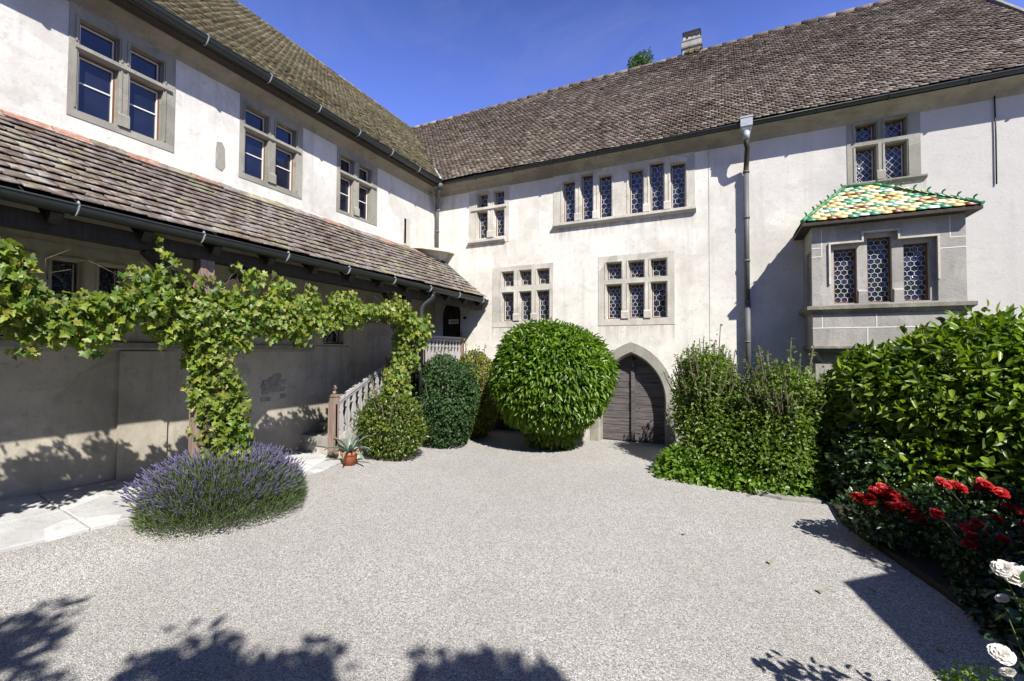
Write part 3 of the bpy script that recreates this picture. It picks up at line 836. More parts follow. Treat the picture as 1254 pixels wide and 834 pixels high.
# doorway arches: stone surround, planks, straps
for i, (c, hw, zs, za) in enumerate(AR):
    mb = MB()
    outer = arch_poly(c, hw + .16, zs + .02, za + .19, 10, -.04)
    inner = arch_poly(c, hw, zs, za, 10, -.04)
    n = len(outer); dd = .010
    mb.add([PB(u, z, dd) for u, z in outer] + [PB(u, z, dd) for u, z in inner], [(k, (k + 1) % n, n + (k + 1) % n, n + k) for k in range(1, n)])
    e2 = arch_poly(c, hw - .03, zs, za - .04, 10, -.04)
    mb.add([PB(u, z, dd) for u, z in inner] + [PB(u, z, dd - .05) for u, z in e2] + [PB(u, z, dd - .30) for u, z in e2],
           [(k, (k + 1) % n, n + (k + 1) % n, n + k) for k in range(1, n)] + [(n + k, n + (k + 1) % n, 2 * n + (k + 1) % n, 2 * n + k) for k in range(1, n)])
    mb.add([PB(u, z, dd) for u, z in outer] + [PB(u, z, -.05) for u, z in outer], [(k, (k + 1) % n, n + (k + 1) % n, n + k) for k in range(1, n)])
    jm = MB()
    door = mb.build('arched_doorway', M['stone'], house)
    pl = MB(); rg = random.Random(30 + i)
    # planks: horizontal boards clipped to the arch
    z = .015
    def half(zq):
        if zq <= zs: return hw + .05
        h = za - zs; r = (hw * hw + h * h) / (2 * hw)
        t = r * r - (zq - zs) ** 2
        return max(0, math.sqrt(max(t, 0)) - (r - hw)) + .05
    while z < za - .06:
        z2 = min(z + rg.uniform(.125, .165), za)
        for side in (-1, 1):
            dj = rg.uniform(-.004, .004)
            h0, h1 = half(z), half(z2)
            q = [(c + side * .012, z + .004), (c + side * h0, z + .004), (c + side * h1, z2 - .004), (c + side * .012, z2 - .004)]
            pl.add([PB(u, zz, -.24 + dj) for u, zz in q] + [PB(u, zz, -.27) for u, zz in q],
                   [(0, 1, 2, 3), (0, 1, 5, 4), (1, 2, 6, 5), (2, 3, 7, 6), (3, 0, 4, 7)])
        z = z2
    q = [PB(u, zz, -.275) for u, zz in inner]
    pl.add(q, [tuple(t) for t in tessellate_polygon([[Vector((u, zz, 0)) for u, zz in inner]])])
    pl.build('door_leaf', M['wood_door'], door)
    cb = MB(); cb.box(c - .035, c + .035, YB + .19, YB + .236, .02, za - .17)
    cb.build('cover_strip', M['wood_door'], door)
    nb = MB()
    for side in (-1, 1):
        for uu in (.12, .5):
            zz = .09
            while zz < za - .5:
                nb.lathe((c + side * uu, 0, 0), [(0, 0)], 3) if False else None
                x = c + side * uu
                nb.box(x - .008, x + .008, YB + .232, YB + .245, zz - .008, zz + .008); zz += .145
    nb.build('nails', M['zinc'], door)
mb = MB()   # door under the lean-to
pl = arch_poly(-5.785, .30, 2.62, 3.02, 8, 1.25)
mb.prism([PB(u, z, -.17) for u, z in pl], (0, .03, 0))
for k in range(1, 4): mb.box(-6.085 + k * .15 - .003, -6.085 + k * .15 + .003, YB + .16, YB + .171, 1.25, 2.9)
dr = mb.build('entrance_door', M['wood_dark'], house)
mb = MB()
mb.box(-5.91, -5.64, YB + .150, YB + .158, 2.42, 2.53)
for k in range(4): mb.box(-5.87 + k * .052, -5.83 + k * .052, YB + .147, YB + .1499, 2.452, 2.498, 1)
mb.build('door_sign', [M['sign_white'], M['sign_ink']], dr)
mb = MB(); mb.tube([(-5.35, YB + .01, 2.54), (-5.35, YB - .05, 2.54)], [.035, .03], 12)
mb.tube([(-5.35, YB - .05, 2.54), (-5.35, YB - .07, 2.54)], [.022, .014], 12)
mb.build('door_bell', M['iron'], house)

# roof
EY, EZb, RY = 8.33, 5.66, 12.655
kb = math.hypot(RY - EY, RZ - EZb)
mb = MB()
mb.add([(EX, EY + .02, EZb - .06), (GX1, EY + .02, EZb - .06), (GX1, RY, RZ - .0), (RX, RY, RZ - .0)], [(0, 1, 2, 3)])
mb.add([(GX1, RY, RZ), (RX, RY, RZ), (-14.5, 17.1, 5.6), (GX1, 17.1, 5.6)], [(0, 1, 2, 3)])
mb.add([(GX1, EY + .02, EZb - .06), (GX1, RY, RZ - .06), (GX1, RY, RZ - .2), (GX1, EY + .02, EZb - .2)], [(0, 1, 2, 3)])
roofB = mb.build('roof', M['soffit'], house)
tile_field((0, EY, EZb), (1, 0, 0), (0, RY - EY, RZ - EZb), (-11, 4.6), kb, .112, .092, .175, .0095,
           lambda u, v: -5.86 - v * (4.35 / kb) < u < GX1 + .18, M['tile_main'], sag=.012, seed=5, parent=roofB, jit=.7, rnd=.5, umax=GX1 + .02, tiltk=3.4, gap=.055)
mb = MB(); rg = random.Random(12)
x = -10.1
while x < 4.45:
    dz = .02 + .012 * math.sin(x * 1.1)
    mb.tube([(x, RY, RZ - .03 + dz + rg.uniform(-.006, .006)), (x + .37, RY, RZ + dz - .02)], [.088, .075], 12)
    x += .35
mb.build('ridge_tiles', M['tile_main'], roofB)
mb = MB()
mb.bar((GX1 + .03, EY + .02, EZb + .02), (GX1 + .03, RY, RZ + .02), .05, .15)
mb.build('verge', M['cornice'], roofB)
# lead of the valley
mb = MB()
vd = Vector((RX - EX, RY - EY, RZ - EZb)).normalized()
for (t0, t1) in ((0.02, .55), (.5, 1.0)):
    a = Vector((EX, EY, EZb + .05)) + vd * t0; b = Vector((EX, EY, EZb + .06)) + vd * t1
    mb.tube([a, b], [.05, .045], 10)
mb.build('valley_flashing', M['zinc_light'], roofB)
gutter('gutter', (GX1 - .02, EY + .005, 5.655), (-5.72, EY + .005, 5.64), .045, [M['gutter'], M['gutter']], house, .9)
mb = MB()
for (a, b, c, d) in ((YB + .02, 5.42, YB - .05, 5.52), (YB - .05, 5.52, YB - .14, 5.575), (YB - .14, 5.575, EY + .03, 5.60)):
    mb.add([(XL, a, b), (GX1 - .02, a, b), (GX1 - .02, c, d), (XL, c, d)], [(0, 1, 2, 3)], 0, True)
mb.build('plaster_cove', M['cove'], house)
# downpipe beside the oriel with its hopper head
px = .385
mb = MB()
mb.tube([(px, EY - .02, 5.40), (px, EY - .0, 5.30), (px + .015, EY + .02, 5.24), (px + .005, YB - .11, 5.03), (px, YB - .095, 4.96), (px, YB - .095, 4.86)], .042, 14, 1)
mb.tube([(px, YB - .095, 4.88), (px, YB - .095, 2.62)], .044, 14, 0)
mb.tube([(px + .004, YB - .095, 2.64), (px + .004, YB - .095, 1.3)], .048, 14, 0)
mb.tube([(px + .004, YB - .095, 1.32), (px + .004, YB - .095, -.03)], .052, 14, 2)
for zq in (4.9, 4.1, 3.35, 2.64, 1.95, 1.32):
    mb.tube([(px, YB - .095, zq - .018), (px, YB - .095, zq + .018)], .054, 14, 0)
    mb.box(px - .012, px + .012, YB - .06, YB + .01, zq - .012, zq + .012, 2)
dp = mb.build('downpipe', [M['zinc'], M['wood_dark'], M['gutter']], house)
mb = MB()
mb.hexa([(px - .055, EY - .075, 5.50), (px + .055, EY - .075, 5.50), (px + .055, EY + .04, 5.50), (px - .055, EY + .04, 5.50),
         (px - .085, EY - .105, 5.56), (px + .085, EY - .105, 5.56), (px + .085, EY + .06, 5.56), (px - .085, EY + .06, 5.56)])
mb.box(px - .09, px + .09, EY - .11, EY + .06, 5.561, 5.70)
mb.box(px - .098, px + .098, EY - .118, EY + .068, 5.70, 5.725)
mb.tube([(px, EY - .02, 5.50), (px, EY - .02, 5.36)], [.06, .044], 14)
mb.build('hopper', M['zinc_light'], dp)
# corner downpipe with hopper, stone shelf and the inclined pipe
mb = MB()
cx, cy = -6.09, 8.55
mb.tube([(-5.83, 8.27, 5.56), (-5.87, 8.31, 5.44), (-6.0, 8.45, 5.32), (cx, cy, 5.22), (cx, cy, 5.1), (cx, cy, 4.06)], [.06, .05, .045, .045, .045, .045], 12)
for zq in (5.1, 4.6): mb.tube([(cx, cy, zq - .02), (cx, cy, zq + .02)], .055, 12)
mb.tube([(-5.83, 8.27, 5.60), (-5.83, 8.27, 5.50)], [.085, .055], 12)
cp = mb.build('downpipe', M['zinc'], house)
mb = MB()
mb.tube([(-6.02, YB - .07, 3.93), (-4.95, YB - .07, 3.04), (-4.88, YB - .08, 3.0), (-4.85, YB - .09, 2.93)], .048, 12)
mb.tube([(-6.05, YB - .07, 3.955), (-5.96, YB - .07, 3.88)], .056, 12)
mb.build('downpipe', M['zinc'], house)
mb = MB()
sh = [(XL, YB, 4.05), (XL, 7.75, 4.05), (-6.02, 7.85, 4.05), (-5.68, YB - .25, 4.05), (-5.66, YB, 4.05)]
mb.prism(sh, (0, 0, .055))
s2 = [(XL, YB), (XL, 8.0), (-6.08, 8.1), (-5.82, YB - .12), (-5.80, YB)]
s3 = [(XL, YB), (XL, 8.35), (-6.15, 8.4), (-6.0, YB - .05), (-5.98, YB)]
mb.add([(a, b, 4.05) for a, b in s2] + [(a, b, 3.80) for a, b in s3], [(k, (k + 1) % 5, 5 + (k + 1) % 5, 5 + k) for k in range(5)])
mb.build('stone_shelf', M['stone_pale'], house)
# lightning conductor, wall seams
mb = MB()
mb.tube([(3.56, YB - .02, 5.60), (3.565, YB - .02, 4.9), (3.56, YB - .02, 4.2)], .009, 6)
mb.build('lightning_conductor', M['iron'], house)
mb = MB()
mb.box(-.212, -.206, YB - .004, YB + .02, 1.9, 5.5)
mb.build('wall_seam', M['stone'], house)

# chimney
mb = MB()
x0, x1, y0, y1 = -.93, -.47, 12.52, 13.0
mb.box(x0, x1, y0, y1, 9.3, 9.98, 0)
mb.box(x0 - .035, x1 + .035, y0 - .035, y1 + .035, 9.98, 10.02, 1)
mb.box(x0 - .02, x1 + .02, y0 - .02, y1 + .02, 10.02, 10.16, 0)
mb.box(x0 - .03, x1 + .03, y0 - .03, y1 + .03, 10.16, 10.19, 1)
mb.hexa([(x0 + .01, y0 + .01, 10.19), (x1 - .01, y0 + .01, 10.19), (x1 - .01, y1 - .01, 10.19), (x0 + .01, y1 - .01, 10.19),
         (x0 + .03, y0 + .03, 10.40), (x1 - .03, y0 + .03, 10.40), (x1 - .03, y1 - .03, 10.40), (x0 + .03, y1 - .03, 10.40)], 0)
ch = mb.build('chimney', [M['stone_grey'], M['cornice']], house)
mb = MB(); rg = random.Random(2)
for k in range(7):
    a = x0 + .04 + k * .058
    mb.hexa([(a, y0 - .0, 10.31 + rg.uniform(-.06, .02)), (a + .056, y0 - .0, 10.31 + rg.uniform(-.06, .02)), (a + .056, y0 + .02, 10.33), (a, y0 + .02, 10.33),
             (a, y0 + .012, 10.43), (a + .056, y0 + .012, 10.43), (a + .056, y0 + .03, 10.43), (a, y0 + .03, 10.43)])
mb.box(x0 + .0, x1 - .0, y0 + .005, y1, 10.40, 10.44)
mb.build('chimney_cap', M['iron'], ch)
mb = MB()
for k in range(14):
    a = rg.uniform(x0 - .05, x1 + .05); s_ = rg.uniform(.02, .05)
    z = 9.80 + rg.uniform(-.05, .08)
    mb.box(a - s_, a + s_, y0 - .05 - rg.uniform(0, .03), y0 + .01, z - s_ * .6, z + s_ * .6)
mb.build('moss', m_plain('golden_moss', (.15, .125, .05), .95, nz=.4, scale=50), ch)

# ------------------------------------------------------------------ oriel
YF = YB - .75
OX0, OX1, OZ0, OZC, OZT = 1.22, 2.95, 1.80, 2.38, 3.70
def PF(u, z, d): return (u, YF - d, z)
def PS(u, z, d): return (OX0 - d, u, z)
def PR(u, z, d): return (OX1 + d, u, z)
ol = [(1.50, 1.78, 2.50, 3.31), (1.90, 2.18, 2.50, 3.44), (2.31, 2.59, 2.50, 3.31)]
mb = MB()
mb.panel(PF, rect(OX0, OX1, OZC, OZT), [rect(a - .06, b + .06, c, d + .06) for a, b, c, d in ol][:0] + [rect(1.44, 2.66, 2.48, 3.36) if False else [(1.44, 2.485), (2.66, 2.485), (2.66, 3.37), (2.24, 3.37), (2.24, 3.50), (1.84, 3.50), (1.84, 3.37), (1.44, 3.37)]], .10)
mb.panel(PS, rect(YF, YB + .02, OZC, OZT), [rect(8.0, 8.38, 2.50, 3.32)], .10)
mb.panel(PR, rect(YF, YB + .02, OZC, OZT), [rect(8.0, 8.38, 2.50, 3.32)], .10)
mb.box(OX0 + .004, OX1 - .004, YF + .004, YB + .02, OZ0 + .06, OZC - .02)
mb.hexa([(OX0 + .16, YF + .16, 1.60), (OX1 - .16, YF + .16, 1.60), (OX1 - .16, YB + .02, 1.60), (OX0 + .16, YB + .02, 1.60),
         (OX0 + .06, YF + .06, 1.795), (OX1 - .06, YF + .06, 1.795), (OX1 - .06, YB + .02, 1.795), (OX0 + .06, YB + .02, 1.795)])
mb.box(OX0 + .05, OX1 - .05, YF + .12, YB + .02, -.05, 1.60)
oriel = mb.build('oriel', M['stone_grey'], house)
oriel['label'] = 'grey stone oriel with three leaded lights under a glazed tile roof'
# plinth of light masonry below is whitewashed: thin joints, cornice, hood moulds
def moulding(mb, z0, z1, out, mi=0):
    p = [(OX0 - out, YB + .01), (OX0 - out, YF - out), (OX1 + out, YF - out), (OX1 + out, YB + .01)]
    q = [(OX0 + .01, YB + .01), (OX0 + .01, YF + .01), (OX1 - .01, YF + .01), (OX1 - .01, YB + .01)]
    zm = z0 + (z1 - z0) * .55
    V = [(a, b, z0) for a, b in q] + [(a, b, zm) for a, b in p] + [(a, b, z1 - .012) for a, b in p] + [(a, b, z1) for a, b in q]
    F = []
    for r_ in range(3):
        for k in range(3): F.append((r_ * 4 + k, r_ * 4 + k + 1, r_ * 4 + 5 + k, r_ * 4 + 4 + k))
    mb.add(V, F, mi)
mb = MB()
moulding(mb, 2.33, 2.47, .075)
moulding(mb, OZ0 - .02, OZ0 + .075, .03)
mb.build('cornice', M['cornice'], oriel)
mb = MB()
def joint(P, a, b): strip(mb, P, a, b, -.002, .011, .0035)
mz = -.002
for z in (2.135,): strip(mb, PF, (OX0, z), (OX1, z), .0 - .004, .012, .0035)
for (u, a, b) in ((1.34, 2.141, 2.33), (1.985, 2.141, 2.33), (2.80, 2.141, 2.33), (1.88, 1.86, 2.129), (1.345, 3.345, 3.62), (2.79, 3.33, 3.62), (1.345, 3.21, 3.33)):
    strip(mb, PF, (u, a), (u, b), -.004 if a < 2.3 else .0, .010, .0035)
for (a, b, z) in ((OX0, 1.345, 3.335), (OX0, 1.345, 3.205), (2.79, OX1, 3.34), (2.66, OX1, 3.20), (OX0, OX0 + .001, 3.0)):
    strip(mb, PF, (a, z), (b, z), .0, .010, .0035)
mb.build('mortar_joints', M['mortar'], oriel)
mb = MB()
def mould(u0, z0, u1, z1): strip(mb, PF, (u0, z0), (u1, z1), .0, .022, .028)
for s0 in (0, .028):
    pass
pts = [(1.44, 2.78), (1.44, 3.385), (1.835, 3.385), (1.835, 3.515), (2.245, 3.515), (2.245, 3.385), (2.665, 3.385), (2.665, 2.78)]
for a, b in zip(pts[:-1], pts[1:]):
    ext = .011
    if abs(a[1] - b[1]) < 1e-6: mould(a[0] - ext, a[1], b[0] + ext, b[1])
    else:
        lo, hi = sorted((a[1], b[1])); mould(a[0], lo + (.011 if lo > 3 else 0), b[0], hi - .011)
mb.build('hood_mould', M['stone_pale'], oriel)
def panel_window(P, outer_poly, lights, stone, seed, parent, style):
    mb = MB(); rng = random.Random(seed)
    mb.panel(P, outer_poly, [rect(*l) for l in lights], .10, -.06, 0)
    ww = mb.build('window', stone, parent)
    return ww
mb = MB(); gm = MB(); lm = MB(); sm = MB(); rg = random.Random(77)
opoly = [(1.441, 2.486), (2.659, 2.486), (2.659, 3.369), (2.239, 3.369), (2.239, 3.499), (1.841, 3.499), (1.841, 3.369), (1.441, 3.369)]
mb.panel(PF, opoly, [rect(*l) for l in ol], .11, -.05, 0)
for (c, z) in ((1.84, 2.487), (2.245, 2.487)):
    mb.hexa([PF(c - .055, z, -.05), PF(c + .055, z, -.05), PF(c + .055, z, -.01), PF(c - .055, z, -.01), PF(c - .055, z + .2, -.05), PF(c + .055, z + .2, -.05), PF(c + .05, z + .17, -.01), PF(c - .05, z + .17, -.01)])
for (u0, u1, z0, z1) in ol:
    gm.add([PF(u, z, -.145) for u, z in rect(u0, u1, z0, z1)], [(0, 1, 2, 3)])
    f = .022
    for r_ in (rect(u0, u0 + f, z0, z1), rect(u1 - f, u1, z0, z1), rect(u0 + f, u1 - f, z0, z0 + f), rect(u0 + f, u1 - f, z1 - f, z1)):
        sm.panel(PF, r_, [], 0, -.12, 0, rim=.03)
    hex_lattice(lm, PF, (u0 + f, u1 - f, z0 + f, z1 - f), -.142, rg, .093, 1.0)
for P in (PS, PR):
    mb.panel(P, rect(8.001, 8.379, 2.501, 3.319), [rect(8.06, 8.32, 2.53, 3.26)], .08, -.04, 0)
    gm.add([P(u, z, -.11) for u, z in rect(8.06, 8.32, 2.53, 3.26)], [(0, 1, 2, 3)])
    hex_lattice(lm, P, (8.06, 8.32, 2.53, 3.26), -.108, rg, .093, 1.0)
mb.build('mullions', M['stone_grey'], oriel)
gm.build('glass', M['bottle_glass'], oriel)
lm.build('lead_lattice', M['lead'], oriel)
sm.build('sash', M['wood_frame'], oriel)
# glazed roof
RE = dict(x0=1.08, x1=3.06, y=YF - .17, z=3.70)
T0, T1, TY, TZ = 1.80, 2.13, YB, 4.42
mb = MB()
A, B_, C_, D_ = Vector((RE['x0'], RE['y'], RE['z'])), Vector((RE['x1'], RE['y'], RE['z'])), Vector((T1, TY, TZ)), Vector((T0, TY, TZ))
El, Er = Vector((RE['x0'], YB, RE['z'])), Vector((RE['x1'], YB, RE['z']))
dn = Vector((0, 0, -.012))
mb.add([A + dn, B_ + dn, C_ + dn, D_ + dn, El + dn, Er + dn], [(0, 1, 2, 3), (0, 3, 4), (1, 5, 2)])
dn = Vector((0, 0, -.05))
mb.add([A + dn, B_ + dn, El + dn, Er + dn], [(0, 1, 3, 2)])
mb.add([A + dn, B_ + dn, A - Vector((0, 0, .012)), B_ - Vector((0, 0, .012)), El + dn, El - Vector((0, 0, .012)), Er + dn, Er - Vector((0, 0, .012))], [(0, 1, 3, 2), (0, 2, 5, 4), (1, 6, 7, 3)])
oroof = mb.build('oriel_roof', M['wood_dark'], oriel)
GL = [M['glaze_green'], M['glaze_yellow'], M['glaze_cream'], M['glaze_white'], M['glaze_brown']]
def pick(i, j, rng):
    # staggered diamonds: green with white hearts between yellow/cream with brown hearts
    x2 = 2 * i + (j % 2)                      # half-tile units
    best = None
    px_, py_ = 12, 6
    for a in range(-2, 30):
        pass
    def dd(cx_, cy_):
        dx = (x2 - cx_ + px_ // 2) % px_ - px_ / 2; dy = (j - cy_ + py_ / 2) % py_ - py_ / 2
        return abs(dx) + abs(dy) * 2, abs(dx), abs(dy)
    dA = min(dd(0, 0), dd(6, 3)); dB = min(dd(6, 0), dd(0, 3))
    if dA[0] <= .5 or (dA[2] < .5 and dA[1] <= 1): return 3
    if dA[0] <= 3.5: return 0
    if dB[0] <= 1.5: return 4
    if dB[0] <= 3.5: return 1
    return 2
va = Vector((0, TY - RE['y'], TZ - RE['z'])); La = va.length
def keep_front(u, v):
    f = v / La
    return RE['x0'] + (T0 - RE['x0']) * f + .03 < u + 1.08 < RE['x1'] + (T1 - RE['x1']) * f - .03
# fields are named roof_tiles, one per slope, all under the oriel
tile_field((1.08, RE['y'], RE['z']), (1, 0, 0), va, (-.2, 2.3), La, .125, .088, .175, .006, keep_front, GL, pick, .6, 0, 21, oriel, 'oriel_roof_tiles')
vl = Vector((T0 - RE['x0'], 0, TZ - RE['z']))
tile_field((RE['x0'], RE['y'], RE['z']), (0, 1, 0), vl, (-.1, 1.0), vl.length, .125, .088, .175, .006,
           lambda u, v: u > (TY - RE['y']) * v / vl.length + .07 and u < TY - RE['y'], GL, pick, .5, 0, 22, oriel, 'oriel_roof_tiles')
vr = Vector((T1 - RE['x1'], 0, TZ - RE['z']))
tile_field((RE['x1'], RE['y'], RE['z']), (0, 1, 0), vr, (-.1, 1.0), vr.length, .125, .088, .175, .006,
           lambda u, v: u > (TY - RE['y']) * v / vr.length + .07 and u < TY - RE['y'], GL, pick, .5, 0, 23, oriel, 'oriel_roof_tiles')
mb = MB()
for (a, b, n) in ((A, D_, 6), (B_, C_, 8)):
    for k in range(n):
        p, q = a.lerp(b, k / n), a.lerp(b, (k + 1.08) / n)
        mb.tube([p + Vector((0, 0, .02)), q + Vector((0, 0, .03))], [.03, .025], 10)
mb.tube([D_ + Vector((-.03, -.03, .02)), C_ + Vector((.03, -.03, .02))], .026, 10)
mb.build('hip_tiles', M['glaze_green'], oriel)
for (a, b, n) in ((A, D_, 6), (B_, C_, 8)):
    d = (b - a).normalized()
    for k in range(n):
        p = a.lerp(b, (k + .55) / n) + Vector((0, 0, .045))
        f = MB()
        f.tube([p, p + Vector((0, 0, .035)), p + Vector((0, 0, .05)) - d * .012, p + Vector((0, 0, .075)) - d * .035, p + Vector((0, 0, .082)) - d * .05], [.011, .009, .014, .011, .004], 8)
        f.build('finial', M['glaze_green'], oriel)

# ------------------------------------------------------------------ stairs and railing
def stair_z(y): return .25 + (y - 4.95) * .478
stair = thing('staircase', 'stone steps rising along the side wall to the landing of the dark door', 'stairs', (-5.8, 6, .1))
mb = MB()
mb.add([(-5.33, 5.02, -.05), (-5.33, 5.02, .26), (-5.33, 7.1, 1.2), (-5.33, YB, 1.2), (-5.33, YB, -.05)], [(0, 4, 3, 2, 1)])
mb.add([(-6.2, 5.02, -.05), (-5.33, 5.02, -.05), (-5.33, 5.02, .26), (-6.2, 5.02, .26)], [(0, 1, 2, 3)])
mb.build('side_wall', M['plaster'], stair)
for k in range(7):
    y0_ = 5.0 + k * .305; z1 = .25 + (k + 1) * .1425
    mb = MB(); mb.box(-6.2, -5.30, y0_, y0_ + .40, z1 - .14, z1)
    mb.build('step', M['slab_grey'], stair)
mb = MB(); mb.box(-6.2, -5.28, 7.12, YB, 1.12, 1.25); mb.build('landing', M['slab_grey'], stair)

rail = thing('stair_railing', 'weathered grey wooden railing with ball-topped posts along the stone steps', 'railing', (-5.4, 4.95, .25))
XR = -5.40
def ball(mb, c, r, mi=0):
    mb.lathe(c, [(r * .55, -.02), (r * .95, .0), (r * .95, .015), (r * .5, .03), (r * .5, .045)] + [(r * math.cos(t), .045 + r * .85 + r * math.sin(t)) for t in [R(a) for a in range(-60, 91, 15)]], 16, mi)
def post(y, z0, z1, s_, cap=True):
    mb = MB(); h = s_ / 2
    mb.box(XR - h, XR + h, y - h, y + h, z0, z1)
    for e in (-1, 1):   # grooves read as thin fillets
        mb.box(XR - h - .006, XR + h + .006, y - .012, y + .012, z0 + .12, z1 - .12)
    p_ = mb.build('newel_post', M['wood_post'], rail)
    if cap:
        b = MB(); b.box(XR - h - .012, XR + h + .012, y - h - .012, y + h + .012, z1, z1 + .03); ball(b, (XR, y, z1 + .05), h * .85)
        b.build('ball_finial', M['wood_post'], p_)
post(4.93, .18, 1.06, .115)
post(6.10, .85, 1.50, .075)
post(7.12, 1.0, 2.05, .10)
post(8.58, 1.2, 2.05, .08)
def rz(y): return 1.0 + (y - 5.02) * .5
for (ya, yb_) in ((4.98, 6.07), (6.13, 7.08)):
    mb = MB()
    mb.bar((XR, ya, rz(ya)), (XR, yb_, rz(yb_)), .075, .05)
    mb.bar((XR, ya, rz(ya) - .055), (XR, yb_, rz(yb_) - .055), .045, .035)
    mb.build('handrail', M['wood_grey'], rail)
    mb = MB(); mb.bar((XR, ya, rz(ya) - .66), (XR, yb_, rz(yb_) - .66), .04, .13); mb.build('string_board', M['wood_grey'], rail)
mb = MB(); mb.bar((XR, 7.16, 2.06), (XR, 8.55, 2.06), .075, .05); mb.bar((XR, 7.16, 2.005), (XR, 8.55, 2.005), .045, .035); mb.build('handrail', M['wood_grey'], rail)
mb = MB(); mb.bar((XR, 7.16, 1.42), (XR, 8.55, 1.42), .045, .07); mb.build('bottom_rail', M['wood_grey'], rail)
prof = [(0, .042), (.14, .042), (.18, .024), (.30, .046), (.46, .050), (.60, .030), (.70, .022), (.78, .040), (.84, .026), (1, .038)]
def baluster(y, z0, z1, slope):
    mb = MB(); H_ = z1 - z0
    L = [(y - w_, z0 + t * H_ - slope * w_) for t, w_ in prof]; Rr = [(y + w_, z0 + t * H_ + slope * w_) for t, w_ in prof]
    n = len(prof)
    V = [(XR - .013, a, b) for a, b in L] + [(XR - .013, a, b) for a, b in Rr] + [(XR + .013, a, b) for a, b in L] + [(XR + .013, a, b) for a, b in Rr]
    F = []
    for k in range(n - 1):
        F += [(k, k + 1, n + k + 1, n + k), (2 * n + k, 3 * n + k, 3 * n + k + 1, 2 * n + k + 1), (k, 2 * n + k, 2 * n + k + 1, k + 1), (n + k, n + k + 1, 3 * n + k + 1, 3 * n + k)]
    mb.add(V, F)
    mb.build('baluster', M['wood_grey'], rail)
for k in range(8):
    y = 5.075 + k * .131; baluster(y, rz(y) - .60, rz(y) - .07, .5)
for k in range(7):
    y = 6.23 + k * .131; baluster(y, rz(y) - .60, rz(y) - .07, .5)
for k in range(11):
    y = 7.23 + k * .124; baluster(y, 1.45, 1.99, 0)

# ------------------------------------------------------------------ foliage generators
TEMPL = {
 'lance': ([(0, 0, 0), (.28, .5, .10), (.66, .42, .08), (1, 0, -.06), (.66, -.42, .08), (.28, -.5, .10), (.45, 0, -.03)],
           [(0, 6, 1), (1, 6, 2), (2, 6, 3), (0, 5, 6), (5, 4, 6), (4, 3, 6)]),
 'oval': ([(0, 0, 0), (.45, .5, .12), (1, 0, -.05), (.45, -.5, .12)], [(0, 2, 1), (0, 3, 2)]),
 'vine': ([(.14, 0, 0), (-.12, .26, .05), (.06, .52, .15), (.27, .36, .05), (.52, .56, .15), (.64, .27, .02), (1.0, 0, -.18),
           (.64, -.27, .02), (.52, -.56, .15), (.27, -.36, .05), (.06, -.52, .15), (-.12, -.26, .05)],
          [(0, 2, 1), (0, 3, 2), (0, 4, 3), (0, 5, 4), (0, 6, 5), (0, 7, 6), (0, 8, 7), (0, 9, 8), (0, 10, 9), (0, 11, 10)]),
 'blade': ([(0, .5, 0), (0, -.5, 0), (.6, -.4, .02), (1, 0, 0), (.6, .4, .02)], [(0, 1, 2, 4), (4, 2, 3)]),
}
def unit(a): return a / np.maximum(np.linalg.norm(a, axis=1, keepdims=True), 1e-9)
def leaves(name, P, D, N, L, Wd, mat, parent, shape='oval', smooth=False):
    tv, tf = TEMPL[shape]; tv = np.array(tv, float)
    D = unit(D); X = unit(np.cross(D, N)); N = np.cross(X, D)
    n = len(P); L = np.broadcast_to(np.asarray(L, float), (n,)); Wd = np.broadcast_to(np.asarray(Wd, float), (n,))
    V = (P[:, None, :] + D[:, None, :] * (tv[None, :, 0:1] * L[:, None, None]) + X[:, None, :] * (tv[None, :, 1:2] * Wd[:, None, None])
         + N[:, None, :] * (tv[None, :, 2:3] * L[:, None, None]))
    k = len(tv)
    fi = np.concatenate([np.array(f) for f in tf]); fc = np.array([len(f) for f in tf])
    idx = (fi[None, :] + (np.arange(n) * k)[:, None]).ravel(); cnt = np.tile(fc, n)
    return np_mesh(name, V.reshape(-1, 3), cnt, idx, mat, parent, smooth)

def rdirs(rng, n): return unit(rng.normal(size=(n, 3)))
def lump(rng, d, k=14, amp=.16, s=9.):
    c = rdirs(rng, k); a = rng.uniform(-.6, 1., k) * amp
    return (a[None, :] * np.exp((d @ c.T - 1) * s)).sum(1)
def blob(rng, n, c, r, amp=.12, k=16, s=9., shell=.75, zmin=None, inner=.35, hemi=None):
    d = rdirs(rng, n)
    if hemi is not None:
        d[:, 2] = np.where(d[:, 2] < hemi, -d[:, 2], d[:, 2])
    f = 1 + lump(rng, d, k, amp, s)
    u = rng.uniform(size=n)
    q = np.where(rng.uniform(size=n) < inner, rng.uniform(.45, .95, n), 1 - (1 - shell) * rng.uniform(size=n) ** 1.6)
    P = np.array(c)[None, :] + d * np.array(r)[None, :] * (f * q)[:, None]
    if zmin is not None:
        m = P[:, 2] > zmin; P, d = P[m], d[m]
    nr = unit(d / np.array(r)[None, :])
    return P, nr
def stems(name, base, tips, r, mat, parent, seed=1):
    rng = random.Random(seed); mb = MB()
    b = Vector(base)
    for t in tips:
        t = Vector(t); m = b.lerp(t, .5) + Vector((rng.uniform(-.08, .08), rng.uniform(-.08, .08), rng.uniform(0, .08)))
        b2 = b + Vector((rng.uniform(-.06, .06), rng.uniform(-.06, .06), 0))
        mb.tube([b2, b2.lerp(m, .5), m, t], [r, r * .8, r * .6, r * .25], 7)
    return mb.build(name, mat, parent)

